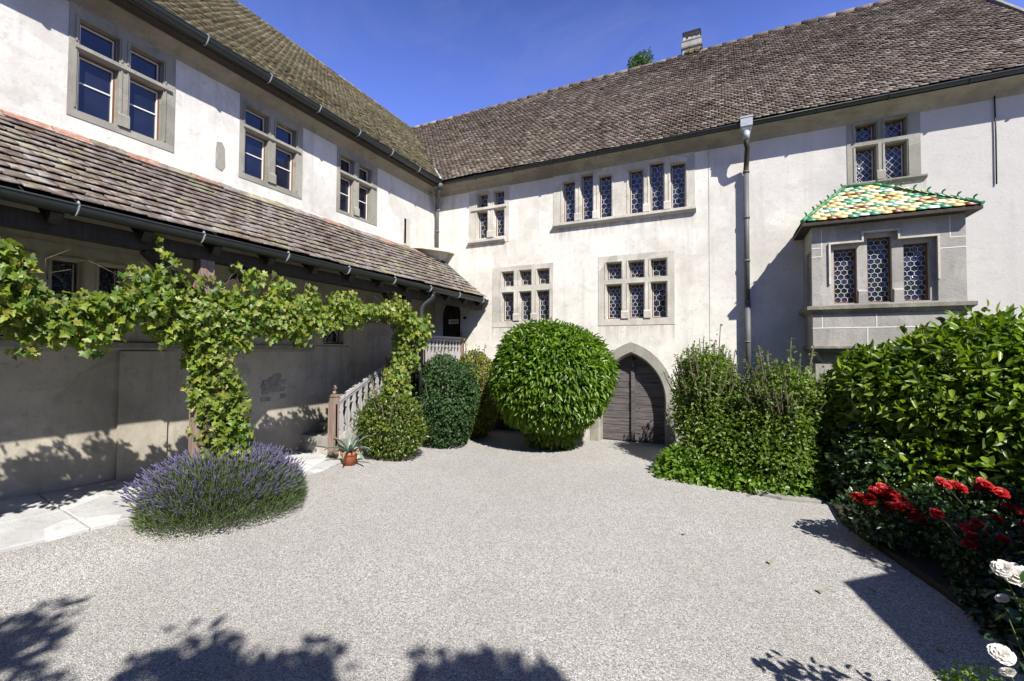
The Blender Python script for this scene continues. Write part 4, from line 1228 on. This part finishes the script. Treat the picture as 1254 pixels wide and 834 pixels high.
UPV = np.array([0, 0, 1.])
LF = {}
LF['laurel'] = m_leaf('laurel_leaves', [(.045, .10, .008), (.085, .165, .012), (.13, .225, .018), (.18, .28, .025)], .36, .34, spec=.5)
LF['laurel2'] = m_leaf('cherry_laurel_leaves', [(.05, .10, .010), (.105, .185, .015), (.18, .275, .024), (.26, .35, .04)], .38, .36, spec=.45)
LF['dark'] = m_leaf('dark_bush_leaves', [(.022, .055, .018), (.042, .09, .026), (.066, .13, .036)], .55, .2, spec=.35)
LF['yellow'] = m_leaf('golden_bush_leaves', [(.07, .11, .012), (.16, .20, .02), (.26, .27, .025), (.20, .13, .02)], .42, .3)
LF['box'] = m_leaf('box_bush_leaves', [(.035, .075, .012), (.085, .145, .018), (.18, .23, .03), (.065, .115, .018), (.22, .22, .035)], .36, .25)
LF['light'] = m_leaf('light_bush_leaves', [(.08, .145, .018), (.14, .225, .026), (.22, .30, .042)], .45, .38)
LF['mid'] = m_leaf('mid_bush_leaves', [(.07, .13, .016), (.12, .20, .022), (.19, .27, .032)], .45, .36)
LF['fresh'] = m_leaf('fresh_low_leaves', [(.08, .17, .016), (.13, .24, .02), (.19, .31, .03)], .45, .36)
LF['vine'] = m_leaf('vine_leaves', [(.07, .14, .02), (.13, .22, .025), (.22, .31, .035), (.32, .37, .045), (.11, .19, .06), (.36, .33, .07), (.20, .29, .04)], .45, .40)
LF['rose'] = m_leaf('rose_leaves', [(.012, .035, .010), (.025, .058, .014), (.045, .09, .022)], .36, .18)
LF['lav'] = m_leaf('lavender_foliage', [(.06, .10, .03), (.095, .14, .045), (.14, .18, .075)], .6, .2)
LF['lavf'] = m_leaf('lavender_flowers', [(.08, .07, .17), (.14, .12, .26), (.22, .20, .34), (.18, .165, .22), (.10, .075, .23)], .7, .2, (1.2, 1., 1.3))
LF['agave'] = m_leaf('agave_leaves', [(.10, .16, .13), (.17, .24, .19), (.14, .20, .14)], .4, .05)
LF['red'] = m_leaf('red_petals', [(.28, .004, .006), (.42, .007, .009), (.52, .014, .012)], .55, .18, (1.3, .6, .6))
LF['white'] = m_leaf('white_petals', [(.78, .76, .72), (.84, .82, .80), (.80, .78, .70)], .5, .3, (1., 1., .95))
LF['tree'] = m_leaf('tree_leaves', [(.03, .07, .014), (.05, .11, .02), (.08, .14, .03)], .45, .28)

# ---- round clipped laurel before the house
rng = np.random.default_rng(101)
rb = thing('round_bush', 'big ball-shaped clipped laurel with bright green leaves, between the two arched doorways', 'bush', (-2.78, 7.50, 0))
P, nr = blob(rng, 18500, (-2.80, 7.50, 1.30), (1.05, 1.0, 1.0), .065, 40, 18., .84, .36, .30)
lift = rng.uniform(size=len(P)) * .12
m = P[:, 2] > .40 + lift; P, nr = P[m], nr[m]
P2, nr2 = blob(rng, 1500, (-2.8, 7.62, .34), (.50, .42, .36), .25, 14, 8., .4, .03, .5)
P = np.concatenate([P, P2]); nr = np.concatenate([nr, nr2])
m = (P[:, 1] < YB - .04); P, nr = P[m], nr[m]
D = nr * .55 + rng.normal(size=P.shape) * .42 + np.array([0, 0, -.55]); N = nr * .6 + UPV * .8 + rng.normal(size=P.shape) * .35
leaves('foliage', P, D, N, rng.uniform(.085, .14, len(P)), rng.uniform(.032, .048, len(P)), LF['laurel'], rb, 'lance')
stems('trunk', (-2.78, 7.5, -.02), [(-2.78 + math.cos(a) * .5, 7.55 + math.sin(a) * .45, 1.1 + .3 * math.sin(3 * a)) for a in np.linspace(0, 5.9, 12)], .055, M['bark'], rb)

def bush(name, label, c, r, n, mat, L, W, seed, amp=.16, shape='oval', down=.15, rnd=.6, upn=.6, zmin=.02, extra=None, inner=.35, shell=.78, cat='bush', k=18, s=10., ymax=YB - .04, sprigs=0, foliage='foliage', clumps=0, csize=.36):
    rng = np.random.default_rng(seed)
    b = thing(name, label, cat, (c[0], c[1], gh(c[0], c[1])))
    P, nr = blob(rng, n, c, r, amp, k, s, shell, zmin, inner)
    if extra:
        for (c2, r2, n2) in extra:
            P2, nr2 = blob(rng, n2, c2, r2, amp, k, s, shell, zmin, inner); P = np.concatenate([P, P2]); nr = np.concatenate([nr, nr2])
    if clumps:      # uneven mass of separate leafy clumps with gaps between them
        d = rdirs(rng, clumps); d[:, 2] = np.where(d[:, 2] < -.5, -d[:, 2], d[:, 2])
        for q in d:
            c2 = np.array(c) + q * np.array(r) * rng.uniform(.62, 1.0); rr = min(r) * csize * rng.uniform(.6, 1.35)
            P2, nr2 = blob(rng, int(420 * (rr / .25) ** 2 * (.05 / L)), c2, (rr * 1.15, rr * 1.1, rr * .85), .35, 10, 8., .5, zmin, .4)
            P = np.concatenate([P, P2]); nr = np.concatenate([nr, nr2 * .8 + q * .3])
    tips = []
    if sprigs:
        d = rdirs(rng, sprigs); d[:, 2] = abs(d[:, 2]) * .8 + .2; d[:, 1] -= .2; d = unit(d)
        for q in d:
            base = np.array(c) + q * np.array(r) * .85; tip = base + (q * .7 + UPV * .7 + rng.normal(size=3) * .25) * rng.uniform(.10, .36)
            t = np.linspace(0, 1, 12)[:, None]; tips.append(tip)
            pp = base + (tip - base) * t + rng.normal(size=(12, 3)) * .012
            P = np.concatenate([P, pp]); nr = np.concatenate([nr, rdirs(rng, 12) * .6 + q])
    m = P[:, 1] < ymax; P, nr = P[m], nr[m]
    D = nr * .6 + rng.normal(size=P.shape) * rnd + np.array([0, 0, -down]); N = nr * .7 + UPV * upn + rng.normal(size=P.shape) * .45
    leaves(foliage, P, D, N, rng.uniform(L * .7, L * 1.3, len(P)), rng.uniform(W * .75, W * 1.25, len(P)), mat, b, shape)
    z0 = gh(c[0], c[1])
    stems('stems', (c[0], c[1], z0 - .02), [(c[0] + math.cos(a) * r[0] * .55, c[1] + math.sin(a) * r[1] * .5, c[2] + .3 * r[2]) for a in np.linspace(0, 5.4, 6)] + [tuple(t) for t in tips], .022, M['bark'], b, seed)
    return b

bush('small_bush', 'low golden-green box bush in front of the stair railing, beside the potted agave', (-4.93, 5.70, .50), (.52, .46, .56), 6500, LF['box'], .055, .026, 201, .2, clumps=14, csize=.4, sprigs=26, zmin=.06)
bush('dark_bush', 'dark blue-green dense bush below the landing, behind the low golden one', (-4.72, 6.95, .82), (.62, .64, .90), 12000, LF['dark'], .05, .036, 202, .2, clumps=14, csize=.32, zmin=.03, sprigs=12, down=.05)
bush('golden_bush', 'yellow-green bush against the house wall behind the dark one', (-4.66, 7.92, .86), (.50, .50, .90), 8000, LF['yellow'], .065, .035, 203, .16, zmin=.03, sprigs=26)
bush('leafy_bush', 'loose light green bush at the right edge of the arched doorway', (-.22, 7.42, .86), (.44, .58, .88), 6500, LF['light'], .06, .030, 204, .3, clumps=34, csize=.42, sprigs=150, shell=.5, zmin=.03, extra=[((.05, 7.0, .42), (.62, .6, .46), 3000), ((.28, 7.05, .70), (.30, .4, .40), 1500), ((-.42, 7.2, .95), (.26, .3, .3), 900)])
bush('leafy_bush', 'mid green small-leaved bush below the downpipe and left corner of the oriel', (.74, 7.02, .74), (.54, .55, .78), 7500, LF['mid'], .055, .032, 205, .3, clumps=38, csize=.42, sprigs=130, shell=.5, zmin=.03, extra=[((.25, 6.95, .6), (.5, .5, .6), 3000), ((.6, 6.6, .4), (.5, .4, .4), 2500), ((1.02, 6.9, .8), (.3, .35, .5), 1500)])
bush('low_plant', 'low spread of bright yellow-green leaves along the gravel edge below the two leafy bushes', (.15, 6.66, .06), (.92, .34, .22), 2600, LF['fresh'], .085, .06, 206, .25, zmin=.0, down=.35, shell=.6, cat='plant', extra=[((-.5, 6.85, .12), (.4, .3, .24), 1500), ((.9, 6.62, .2), (.32, .24, .3), 1100)])
bush('laurel_bush', 'huge glossy cherry laurel with large leaves in front of the oriel', (2.62, 6.78, 1.12), (1.24, .98, .82), 12500, LF['laurel2'], .13, .052, 207, .26, 'lance', clumps=26, csize=.34, down=.25, rnd=.55, zmin=.35, sprigs=60, extra=[((1.75, 6.9, .92), (.60, .6, .80), 5000), ((3.6, 6.4, 1.1), (.9, .9, .9), 5000), ((2.4, 6.6, .55), (1.2, .85, .55), 4500)])
bush('shrub', 'dark leafy shrub in the shade between the paving stones and the red roses', (1.62, 6.35, .45), (.45, .40, .5), 3800, LF['rose'], .07, .04, 208, .2, zmin=.03)

# ---- grapevine
rng = np.random.default_rng(303)
vine = thing('grapevine', 'leafy green grapevine climbing the timber post and spreading along the lean-to', 'vine', (-4.9, 2.76, .15))
PP, NN = [], []
def vcl(c, r, n):
    P, nr = blob(rng, n, c, r, .25, 12, 7., .55, None, .5); PP.append(P); NN.append(nr)
top = [(-1.5, 2.35), (0.3, 2.52), (1.2, 2.50), (1.45, 2.40), (1.75, 2.34), (2.1, 2.38), (2.3, 2.44), (2.6, 2.40), (3.1, 2.50), (3.6, 2.48), (4.3, 2.44), (4.8, 2.46), (5.3, 2.46), (5.6, 2.52), (6.0, 2.42), (6.35, 2.32)]
bot = [(-1.5, 1.85), (0.3, 1.72), (1.2, 1.80), (1.6, 1.78), (1.9, 2.0), (2.2, 1.98), (2.5, 1.86), (3.0, 1.82), (3.6, 1.92), (4.3, 2.05), (4.8, 2.24), (5.4, 2.30), (6.0, 1.9), (6.35, 1.85)]
ty, tz = zip(*top); by_, bz = zip(*bot)
for y in np.arange(-1.4, 6.4, .13):
    zt, zb = np.interp(y, ty, tz), np.interp(y, by_, bz)
    c = (zt + zb) / 2; h = (zt - zb) / 2
    jx = rng.normal() * .06
    vcl((-4.81 + jx, y, c + rng.normal() * .05), (.20, .14, h * (rng.uniform(.6, 1.15) if y > 1.6 else rng.uniform(.6, .95))), int(90 + 250 * h))
    if rng.uniform() < .55: vcl((-4.76 + jx, y, (zb if rng.uniform() < .6 else zt) + rng.normal() * .05), (.12, .12, .12), 45)
for z in np.arange(.55, 1.95, .12):     # column round the first post
    yc = 2.84 + .12 * math.sin(z * 2.2)
    wd = .27 if z < 1.4 else .20
    vcl((-4.86, yc, z), (.20, wd, .14), 190)
for z in np.arange(1.0, 2.2, .13):      # growth on the second post
    vcl((-4.90, 6.0 - .22 * (z < 1.5), z), (.20, .27, .15), 125)
for (y, z0, z1) in ((2.28, 2.45, 2.94), (2.42, 2.45, 2.72), (3.08, 2.45, 2.72), (3.35, 2.4, 2.60), (3.55, 2.4, 2.66), (4.05, 2.4, 2.62), (4.72, 2.4, 2.62), (5.58, 2.45, 2.74), (1.25, 2.4, 2.66), (1.95, 1.95, 1.72)):
    n = max(5, int(abs(z1 - z0) * 55)); t = np.linspace(0, 1, n)
    P = np.stack([-4.80 + rng.normal(size=n) * .04, y + .05 * np.sin(t * 5) + rng.normal(size=n) * .035, z0 + (z1 - z0) * t], 1)
    PP.append(P); NN.append(rdirs(rng, n) + np.array([.6, -.3, .3]))
P = np.concatenate(PP); nr = np.concatenate(NN)
face = np.array([.55, -.50, .65])
N = face + rng.normal(size=P.shape) * .7; D = nr * .3 + np.array([.15, 0, -.75]) + rng.normal(size=P.shape) * .55
Ls = rng.uniform(.036, .080, len(P))
leaves('foliage', P, D, N, Ls, Ls * rng.uniform(.85, 1.05, len(P)), LF['vine'], vine, 'vine')
mb = MB(); rg = random.Random(8)
def cane(pts, r):
    mb.tube([(x + rg.uniform(-.02, .02), y + rg.uniform(-.02, .02), z) for x, y, z in pts], [r * (1 - .5 * i / len(pts)) for i in range(len(pts))], 8)
cane([(-4.82, 2.80, .05), (-4.80, 2.86, .5), (-4.83, 2.78, 1.0), (-4.80, 2.84, 1.5), (-4.82, 2.80, 1.95), (-4.83, 2.7, 2.1)], .052)
cane([(-4.82, 2.8, 2.0), (-4.82, 2.2, 2.12), (-4.83, 1.4, 2.1), (-4.82, .4, 2.15), (-4.82, -.9, 2.12)], .03)
cane([(-4.82, 2.8, 1.95), (-4.82, 3.5, 2.16), (-4.83, 4.3, 2.14), (-4.82, 5.3, 2.22), (-4.85, 6.2, 2.1)], .03)
cane([(-4.84, 5.95, .05), (-4.84, 6.0, .8), (-4.86, 5.95, 1.5), (-4.84, 6.0, 2.1)], .028)
for k in range(26):
    y = rg.uniform(.6, 6.2); zb = float(np.interp(y, by_, bz)); zt = float(np.interp(y, ty, tz))
    u = rg.random() < .5
    z0 = zb + .08 if u else zt - .08; dz = -rg.uniform(.08, .2) if u else rg.uniform(.08, .25)
    cane([(-4.75, y, z0), (-4.70, y + rg.uniform(-.08, .08), z0 + dz * .6), (-4.68, y + rg.uniform(-.16, .16), z0 + dz)], .004)
mb.build('trunk', M['bark'], vine)

# ---- lavender at its foot
rng = np.random.default_rng(404)
lav = thing('lavender_bush', 'grey-green lavender bush full of purple flower spikes at the foot of the vine post', 'bush', (-4.72, 2.95, .1))
def lav_h(x, y): return np.zeros_like(x)
P, nr = blob(rng, 24000, (-4.72, 2.90, .05), (.54, .80, .44), .34, 22, 12., .62, .0, .35, hemi=-.02)
P[:, 2] += np.array([gh(a, b) for a, b, _ in P])
D = nr * .8 + UPV * .7 + rng.normal(size=P.shape) * .35
leaves('foliage', P, D, rdirs(rng, len(P)), rng.uniform(.05, .10, len(P)), .0065, LF['lav'], lav, 'blade')
n = 3600
d = rdirs(rng, n); d[:, 2] = abs(d[:, 2]) * .9 + .12; d = unit(d)
# more bloom on the sides and the far end, as in the picture
keep = (rng.uniform(size=n) < (.55 + .60 * np.clip(d[:, 1], 0, 1) + .55 * np.clip(-d[:, 0], 0, 1) + .35 * np.clip(-d[:, 1] - .45, 0, 1)))
d = d[keep]; n = len(d)
base = np.array([-4.72, 2.90, .12]) + d * np.array([.52, .78, .42]) * rng.uniform(.72, .98, (n, 1))
base[:, 2] += np.array([gh(a, b) for a, b, _ in base])
ax = unit(d * np.array([.9, .9, .6]) + UPV * .65 + rng.normal(size=d.shape) * .26)
Ls = rng.uniform(.10, .21, n)
leaves('flower_stalks', base, ax, rdirs(rng, n), Ls, .006, LF['lav'], lav, 'blade')
V, idx, cnt = [], [], []
for b_, a_, l_ in zip(base, ax, Ls):
    t0 = b_ + a_ * l_ * .78
    s1 = unit(np.cross(a_, [[.3, .5, .8]]))[0]; s2 = np.cross(a_, s1)
    hl = rng.uniform(.03, .06); q = len(V); k = 5; rr = rng.uniform(.0045, .0075)
    for (t, m_) in ((0, .5), (.25, 1.), (.5, .65), (.62, .95), (1, .1)):
        for j in range(k):
            a = 2 * math.pi * j / k + t
            V.append(t0 + a_ * hl * t + (s1 * math.cos(a) + s2 * math.sin(a)) * rr * m_)
    for r_ in range(4):
        for j in range(k):
            idx += [q + r_ * k + j, q + r_ * k + (j + 1) % k, q + (r_ + 1) * k + (j + 1) % k, q + (r_ + 1) * k + j]; cnt.append(4)
fl = np_mesh('flower_spikes', np.array(V), cnt, idx, LF['lavf'], lav)
fl['kind'] = 'stuff'

# ---- pot with agave by the newel
def build_pot(x, y, z):
    p = thing('flower_pot', 'small terracotta pot at the foot of the railing post, holding the agave', 'pot', (x, y, z))
    mb = MB(); mb.lathe((x, y, z), [(.0, .0), (.085, .0), (.115, .15), (.118, .155), (.13, .157), (.134, .20), (.118, .205), (.11, .17), (.0, .165)], 24)
    mb.build('pot_body', M['terracotta'], p)
    mb = MB(); mb.lathe((x, y, z), [(.0, .182), (.06, .18), (.113, .172)], 18); mb.build('soil', M['soil'], p)
    a = thing('agave', 'grey-green agave with pointed drooping leaves growing in the terracotta pot', 'plant', (x, y, z + .18))
    rg = random.Random(6)
    for k in range(15):
        an = k * 2.4 + rg.uniform(-.2, .2); el = 1.25 - .085 * k
        L = rg.uniform(.30, .42); mb = MB(); V = []; ns = 7
        for i in range(ns):
            t = i / (ns - 1); e = el - t * t * (1.0 + .06 * k)
            pos = Vector((0, 0, 0))
            acc = Vector((x + .02 * math.cos(an), y + .02 * math.sin(an), z + .18))
            st = 12
            for q in range(int(st * t)):
                ee = el - (q / st) ** 2 * (1.0 + .06 * k)
                acc += Vector((math.cos(an) * math.cos(ee), math.sin(an) * math.cos(ee), math.sin(ee))) * L / st
            wv = Vector((-math.sin(an), math.cos(an), 0)) * (.026 * (1 - t) ** .7 * (1 + .8 * t) + .001)
            nv = Vector((-math.cos(an) * math.sin(e), -math.sin(an) * math.sin(e), math.cos(e)))
            V += [acc - wv + nv * .012, acc - nv * .006, acc + wv + nv * .012]
        mb.add(V, [(i * 3 + j, i * 3 + j + 1, i * 3 + 4 + j, i * 3 + 3 + j) for i in range(ns - 1) for j in (0, 1)], 0, True)
        mb.build('leaf', LF['agave'], a)
build_pot(-5.06, 4.93, gh(-5.06, 4.93) - .005)

# ---- roses
def petal_flower(r, rng, rows, cup):
    """a many-petalled bloom round +Z as a mesh"""
    V, idx, cnt = [], [], []
    for j in range(rows):
        f = (j + 1) / rows; n = 4 + 2 * j
        for k in range(n):
            a = 2 * math.pi * (k + .5 * (j % 2)) / n + rng.uniform(-.2, .2)
            tilt = cup * (1 - f) + .25 + rng.uniform(-.15, .15)       # angle above the horizontal
            L = r * (.45 + .6 * f) * rng.uniform(.85, 1.1); w_ = r * (.30 + .34 * f)
            o = np.array([math.cos(a), math.sin(a), 0]) * r * .08 * f + np.array([0, 0, -r * .25 * f])
            rd = np.array([math.cos(a), math.sin(a), 0]); sd = np.array([-math.sin(a), math.cos(a), 0])
            q = len(V)
            for (t, ww, cu) in ((0, .25, 0), (.45, .9, 0), (.82, 1., -.12), (1., .55, -.32)):
                e = tilt + cu * 2.2
                pos = o + rd * L * t * math.cos(tilt) + np.array([0, 0, 1]) * (L * t * math.sin(tilt) + cu * r * .5)
                for sgn in (-1, 0, 1):
                    V.append(pos + sd * sgn * w_ * ww + (np.array([0, 0, 1]) * .18 * r * abs(sgn) * math.cos(tilt) - rd * .12 * r * abs(sgn) * math.sin(tilt)) + rng.normal(size=3) * r * .02)
            for i in range(3):
                for s_ in (0, 1):
                    idx += [q + i * 3 + s_, q + i * 3 + s_ + 1, q + i * 3 + s_ + 4, q + i * 3 + s_ + 3]; cnt.append(4)
    return np.array(V), cnt, idx
def flower_proto(name, r, mat, seed, rows, cup):
    V, cnt, idx = petal_flower(r, np.random.default_rng(seed), rows, cup)
    me_o = np_mesh(name, V, cnt, idx, mat, None, True)
    return me_o
def place_flower(proto, parent, loc, nrm, sc=1., first=[None]):
    o = proto.copy(); COL.objects.link(o)
    o.parent = parent
    q = Vector(nrm).to_track_quat('Z', 'Y')
    o.location = Vector(loc) - Vector(parent.location); o.rotation_euler = (q @ Matrix.Rotation(random.uniform(0, 6), 3, 'Z').to_quaternion()).to_euler()
    o.scale = (sc, sc, sc)
    return o
def rose_bush(label, c, r, n, blooms, seed, proto, zmin=.05):
    rng = np.random.default_rng(seed)
    b = thing('rose_bush', label, 'rose bush', (c[0], c[1], .05))
    P, nr = blob(rng, n, c, r, .25, 16, 8., .6, zmin, .5)
    D = nr * .6 + rng.normal(size=P.shape) * .6; N = UPV * .8 + nr * .5 + rng.normal(size=P.shape) * .4
    leaves('foliage', P, D, N, rng.uniform(.04, .065, len(P)), rng.uniform(.026, .04, len(P)), LF['rose'], b, 'oval')
    tips = []
    for (x, y, z, s_) in blooms:
        place_flower(proto, b, (x, y, z), Vector((.15 + rng.normal() * .3, -.35 + rng.normal() * .3, 1)), s_)
        tips.append((x, y, z - .02))
    stems('stems', (c[0], c[1], .03), tips[:40:2], .009, M['bark'], b, seed)
    return b
pr = flower_proto('bloom', .040, LF['red'], 1, 4, 1.1)
rg = random.Random(31)
def cluster(c, r, n): return [(c[0] + rg.gauss(0, r[0]), c[1] + rg.gauss(0, r[1]), c[2] + rg.gauss(0, r[2]), rg.uniform(.75, 1.2)) for _ in range(n)]
def clusterline(a, b, r, n):
    o = []
    for k in range(n):
        t = rg.random(); c = [a[i] + (b[i] - a[i]) * t for i in range(3)]
        o += cluster(c, (r, r, r * .55), 1)
    return o
rose_bush('rose bush with bright sunlit red bloom clusters at the edge of the gravel', (1.42, 5.12, .26), (.40, .36, .27), 2400,
          clusterline((1.08, 4.95, .46), (1.22, 5.0, .45), .025, 16) + clusterline((1.24, 4.98, .54), (1.50, 4.9, .36), .045, 58) + clusterline((1.30, 5.0, .56), (1.34, 5., .5), .03, 12), 501, pr)
rose_bush('rose bush with red blooms deep under the cherry laurel at the right edge', (2.15, 5.5, .28), (.48, .42, .30), 2400,
          clusterline((1.78, 5.3, .62), (1.92, 5.3, .54), .025, 9) + clusterline((2.04, 5.3, .60), (2.2, 5.3, .54), .03, 15) + cluster((2.25, 5.25, .42), (.05, .05, .04), 6), 502, pr)
rose_bush('shaded rose bush with a few dark red blooms in the middle of the bed', (1.92, 4.45, .28), (.46, .48, .28), 2400,
          cluster((1.62, 4.4, .46), (.12, .10, .05), 9) + cluster((1.9, 4.45, .55), (.14, .14, .05), 7), 503, pr)
pr.parent = None
bpy.data.objects.remove(pr)
pw = flower_proto('bloom', .055, LF['white'], 3, 4, 1.0)
def white_rose():
    b = thing('rose_bush', 'white rose bush with large pale blooms, nearest in the bottom right corner', 'rose bush', (1.25, 2.15, .04))
    rng = np.random.default_rng(61)
    bl = [(.900, 2.20, .985, .55), (.945, 2.22, .965, .72), (.935, 2.30, .84, .34), (.688, 1.70, .925, .46), (.694, 1.69, .885, .30), (1.02, 2.15, .80, .6), (1.12, 2.16, 1.05, .7), (1.26, 2.2, 1.0, .7)]
    tips = []
    for (x, y, z, s_) in bl:
        place_flower(pw, b, (x, y, z), Vector((-.25 + rng.normal() * .2, -.5 + rng.normal() * .2, .9)), s_); tips.append((x + .01, y + .02, z - .03))
    stems('stems', (1.25, 2.2, .04), tips, .006, m_plain('green_stems', (.06, .10, .03), .6), b, 9)
    P, nr = blob(rng, 420, (1.28, 2.25, .55), (.26, .28, .36), .3, 10, 6., .5, .08, .5)
    P2 = np.array([(x + rng.normal() * .04, y + rng.normal() * .04, z - .06 - abs(rng.normal()) * .05) for (x, y, z, s_) in bl for _ in range(3)])
    P3, nr3 = blob(rng, 75, (1.17, 2.16, 1.02), (.22, .15, .10), .3, 8, 6., .3, None, .5)
    P = np.concatenate([P, P2, P3]); nr = np.concatenate([nr, rdirs(rng, len(P2)), nr3])
    D = nr * .6 + rng.normal(size=P.shape) * .5; N = UPV + rng.normal(size=P.shape) * .4
    leaves('foliage', P, D, N, rng.uniform(.045, .07, len(P)), rng.uniform(.03, .042, len(P)), LF['rose'], b, 'lance')
white_rose()
bush('ground_cover', 'low dark leafy ground cover along the shaded edge of the rose bed', (1.66, 4.0, .08), (.20, .62, .17), 1500, LF['rose'], .06, .038, 212, .35, zmin=.03, shell=.4, cat='plant', extra=[((1.80, 3.2, .08), (.24, .5, .16), 900)])
bpy.data.objects.remove(pw)
bush('cushion_plant', 'small yellow-green cushion plant below the white roses', (1.0, 2.62, .20), (.16, .16, .18), 1500, LF['fresh'], .022, .014, 209, .2, zmin=.02, cat='plant')

# ---- fallen leaves on the gravel
rng = np.random.default_rng(71)
lm_ = m_leaf('dry_leaves', [(.28, .17, .10), (.36, .29, .19), (.24, .12, .07)], .7, .1)
for (x, y) in ((-.35, 4.55), (.35, 4.25), (.62, 3.95), (1.15, 3.45), (1.0, 4.1), (.3, 6.15), (-5.45, 2.2)):
    o = leaves('fallen_leaf', np.array([[0., 0., 0.]]), rng.normal(size=(1, 3)) * np.array([1, 1, .15]), np.array([[.1, .1, 1.]]), .06, .03, lm_, None, 'lance')
    o.location = (x, y, gh(x, y) + .014 + (.19 if x < -5.2 else 0))
    props(o, 'small dry brown leaf lying on the gravel court', 'leaf', 'dry leaves scattered on the court')

# ------------------------------------------------------------------ trees
def tree(name, label, base, trunk, clusters, L, W, seed, mat, group=None):
    rng = np.random.default_rng(seed)
    t = thing(name, label, 'tree', base, group)
    mb = MB(); mb.tube(trunk, [.16 * (1 - .6 * i / (len(trunk) - 1)) for i in range(len(trunk))], 10)
    tp = Vector(trunk[-1])
    for c, r, n in clusters:
        c = Vector(c); s0 = Vector(trunk[-2]).lerp(tp, .5)
        mb.tube([s0, s0.lerp(c, .5) + Vector((0, 0, .15)), c], [.06, .04, .012], 7)
    mb.build('trunk', M['bark'], t)
    PP, NN = [], []
    for c, r, n in clusters:
        P, nr = blob(rng, n, c, r, .75, 24, 16., .25, None, .55); PP.append(P); NN.append(nr)
    P = np.concatenate(PP); nr = np.concatenate(NN)
    D = nr * .5 + rng.normal(size=P.shape) * .6 + np.array([0, 0, -.3]); N = UPV * .7 + nr * .4 + rng.normal(size=P.shape) * .5
    leaves('crown', P, D, N, rng.uniform(L * .7, L * 1.3, len(P)), rng.uniform(W * .7, W * 1.3, len(P)), mat, t, 'oval')
tree('tree', 'distant tree whose green top just shows over the roof ridge left of the chimney', (-3.6, 22, 0), [(-3.6, 22, 0), (-3.6, 22, 8), (-3.55, 22, 14.2)],
     [((-3.62, 22, 15.8), (.60, .6, .92), 2600), ((-3.3, 22.1, 15.2), (.55, .5, .7), 1600), ((-3.9, 22, 14.6), (.6, .6, .8), 1500)], .11, .07, 601, LF['tree'])
tree('tree', 'courtyard tree standing outside the picture, throwing leaf shade on the near gravel', (2.6, -4.2, 0), [(2.6, -4.2, 0), (2.5, -4.1, 2.2), (1.9, -3.6, 4.2)],
     [((-.04, -2.80, 5.0), (.46, .42, .28), 1500), ((1.28, -2.26, 5.0), (.40, .38, .28), 1100), ((1.80, -2.08, 5.0), (.36, .34, .28), 950), ((2.74, -1.58, 5.0), (.36, .34, .26), 950),
      ((.6, -4.5, 5.2), (1.0, .8, .5), 3000), ((2.3, -4.1, 5.2), (.9, .8, .5), 2500), ((-1.2, -4.3, 5.1), (.8, .6, .45), 2200)], .12, .085, 602, LF['tree'])

# ------------------------------------------------------------------ outbuilding right of the court, outside the picture: its roof shades the rose bed
shed = thing('outbuilding', 'plastered garden outbuilding beside the rose bed', 'outbuilding', (2.9, 2.25, 0))
mb = MB(); mb.box(3.1, 5.6, -3.2, 1.95, -.05, 2.72); a_ = mb.build('wall', M['plaster'], shed)
mb = MB()
mb.add([(2.9, -3.5, 2.78), (2.9, 2.25, 2.78), (4.35, 2.25, 3.5), (4.35, -3.5, 3.5), (5.8, 2.25, 2.78), (5.8, -3.5, 2.78)], [(0, 1, 2, 3), (3, 2, 4, 5), (1, 4, 2), (0, 3, 5), (0, 5, 4, 1)])
b_ = mb.build('roof', M['tile_lean'], shed)
shed.rotation_euler = (0, 0, R(12))
bush('unseen_tall_shrub', 'tall loose shrub at the end of the outbuilding, outside the picture', (3.45, 3.05, 1.45), (.38, .66, 1.7), 6500, LF['mid'], .09, .05, 210, .28, sprigs=26, shell=.5)
bush('unseen_tall_shrub', 'broad unseen shrub added between outbuilding and house to shade the rose bed', (3.55, 4.45, 1.05), (.42, .85, 1.15), 5500, LF['mid'], .09, .05, 211, .25, sprigs=10, shell=.5)  # added out of view to deepen the shade on the bed

# ------------------------------------------------------------------ unseen rear wing, added to block sky light and deepen the shade
rear = thing('house', 'unseen rendered wing added behind the viewer to block sky light', 'house', (0, -5.2, 0))
mb = MB(); mb.box(XL + .01, 9, -10.5, -5.2, -.05, 6.2)
for k in range(5):
    mb.box(-4.8 + k * 2.6, -3.8 + k * 2.6, -5.22, -5.17, 3.6, 4.9, 1)
mb.build('wall', [M['plaster_old'], M['glass']], rear)
mb = MB()
mb.add([(XL + .01, -4.8, 6.0), (9.2, -4.8, 6.0), (9.2, -7.9, 8.9), (XL + .01, -7.9, 8.9), (9.2, -11, 6.0), (XL + .01, -11, 6.0)], [(0, 1, 2, 3), (3, 2, 4, 5), (1, 4, 2), (0, 3, 5), (0, 5, 4, 1)])
mb.build('roof', M['tile_main'], rear)
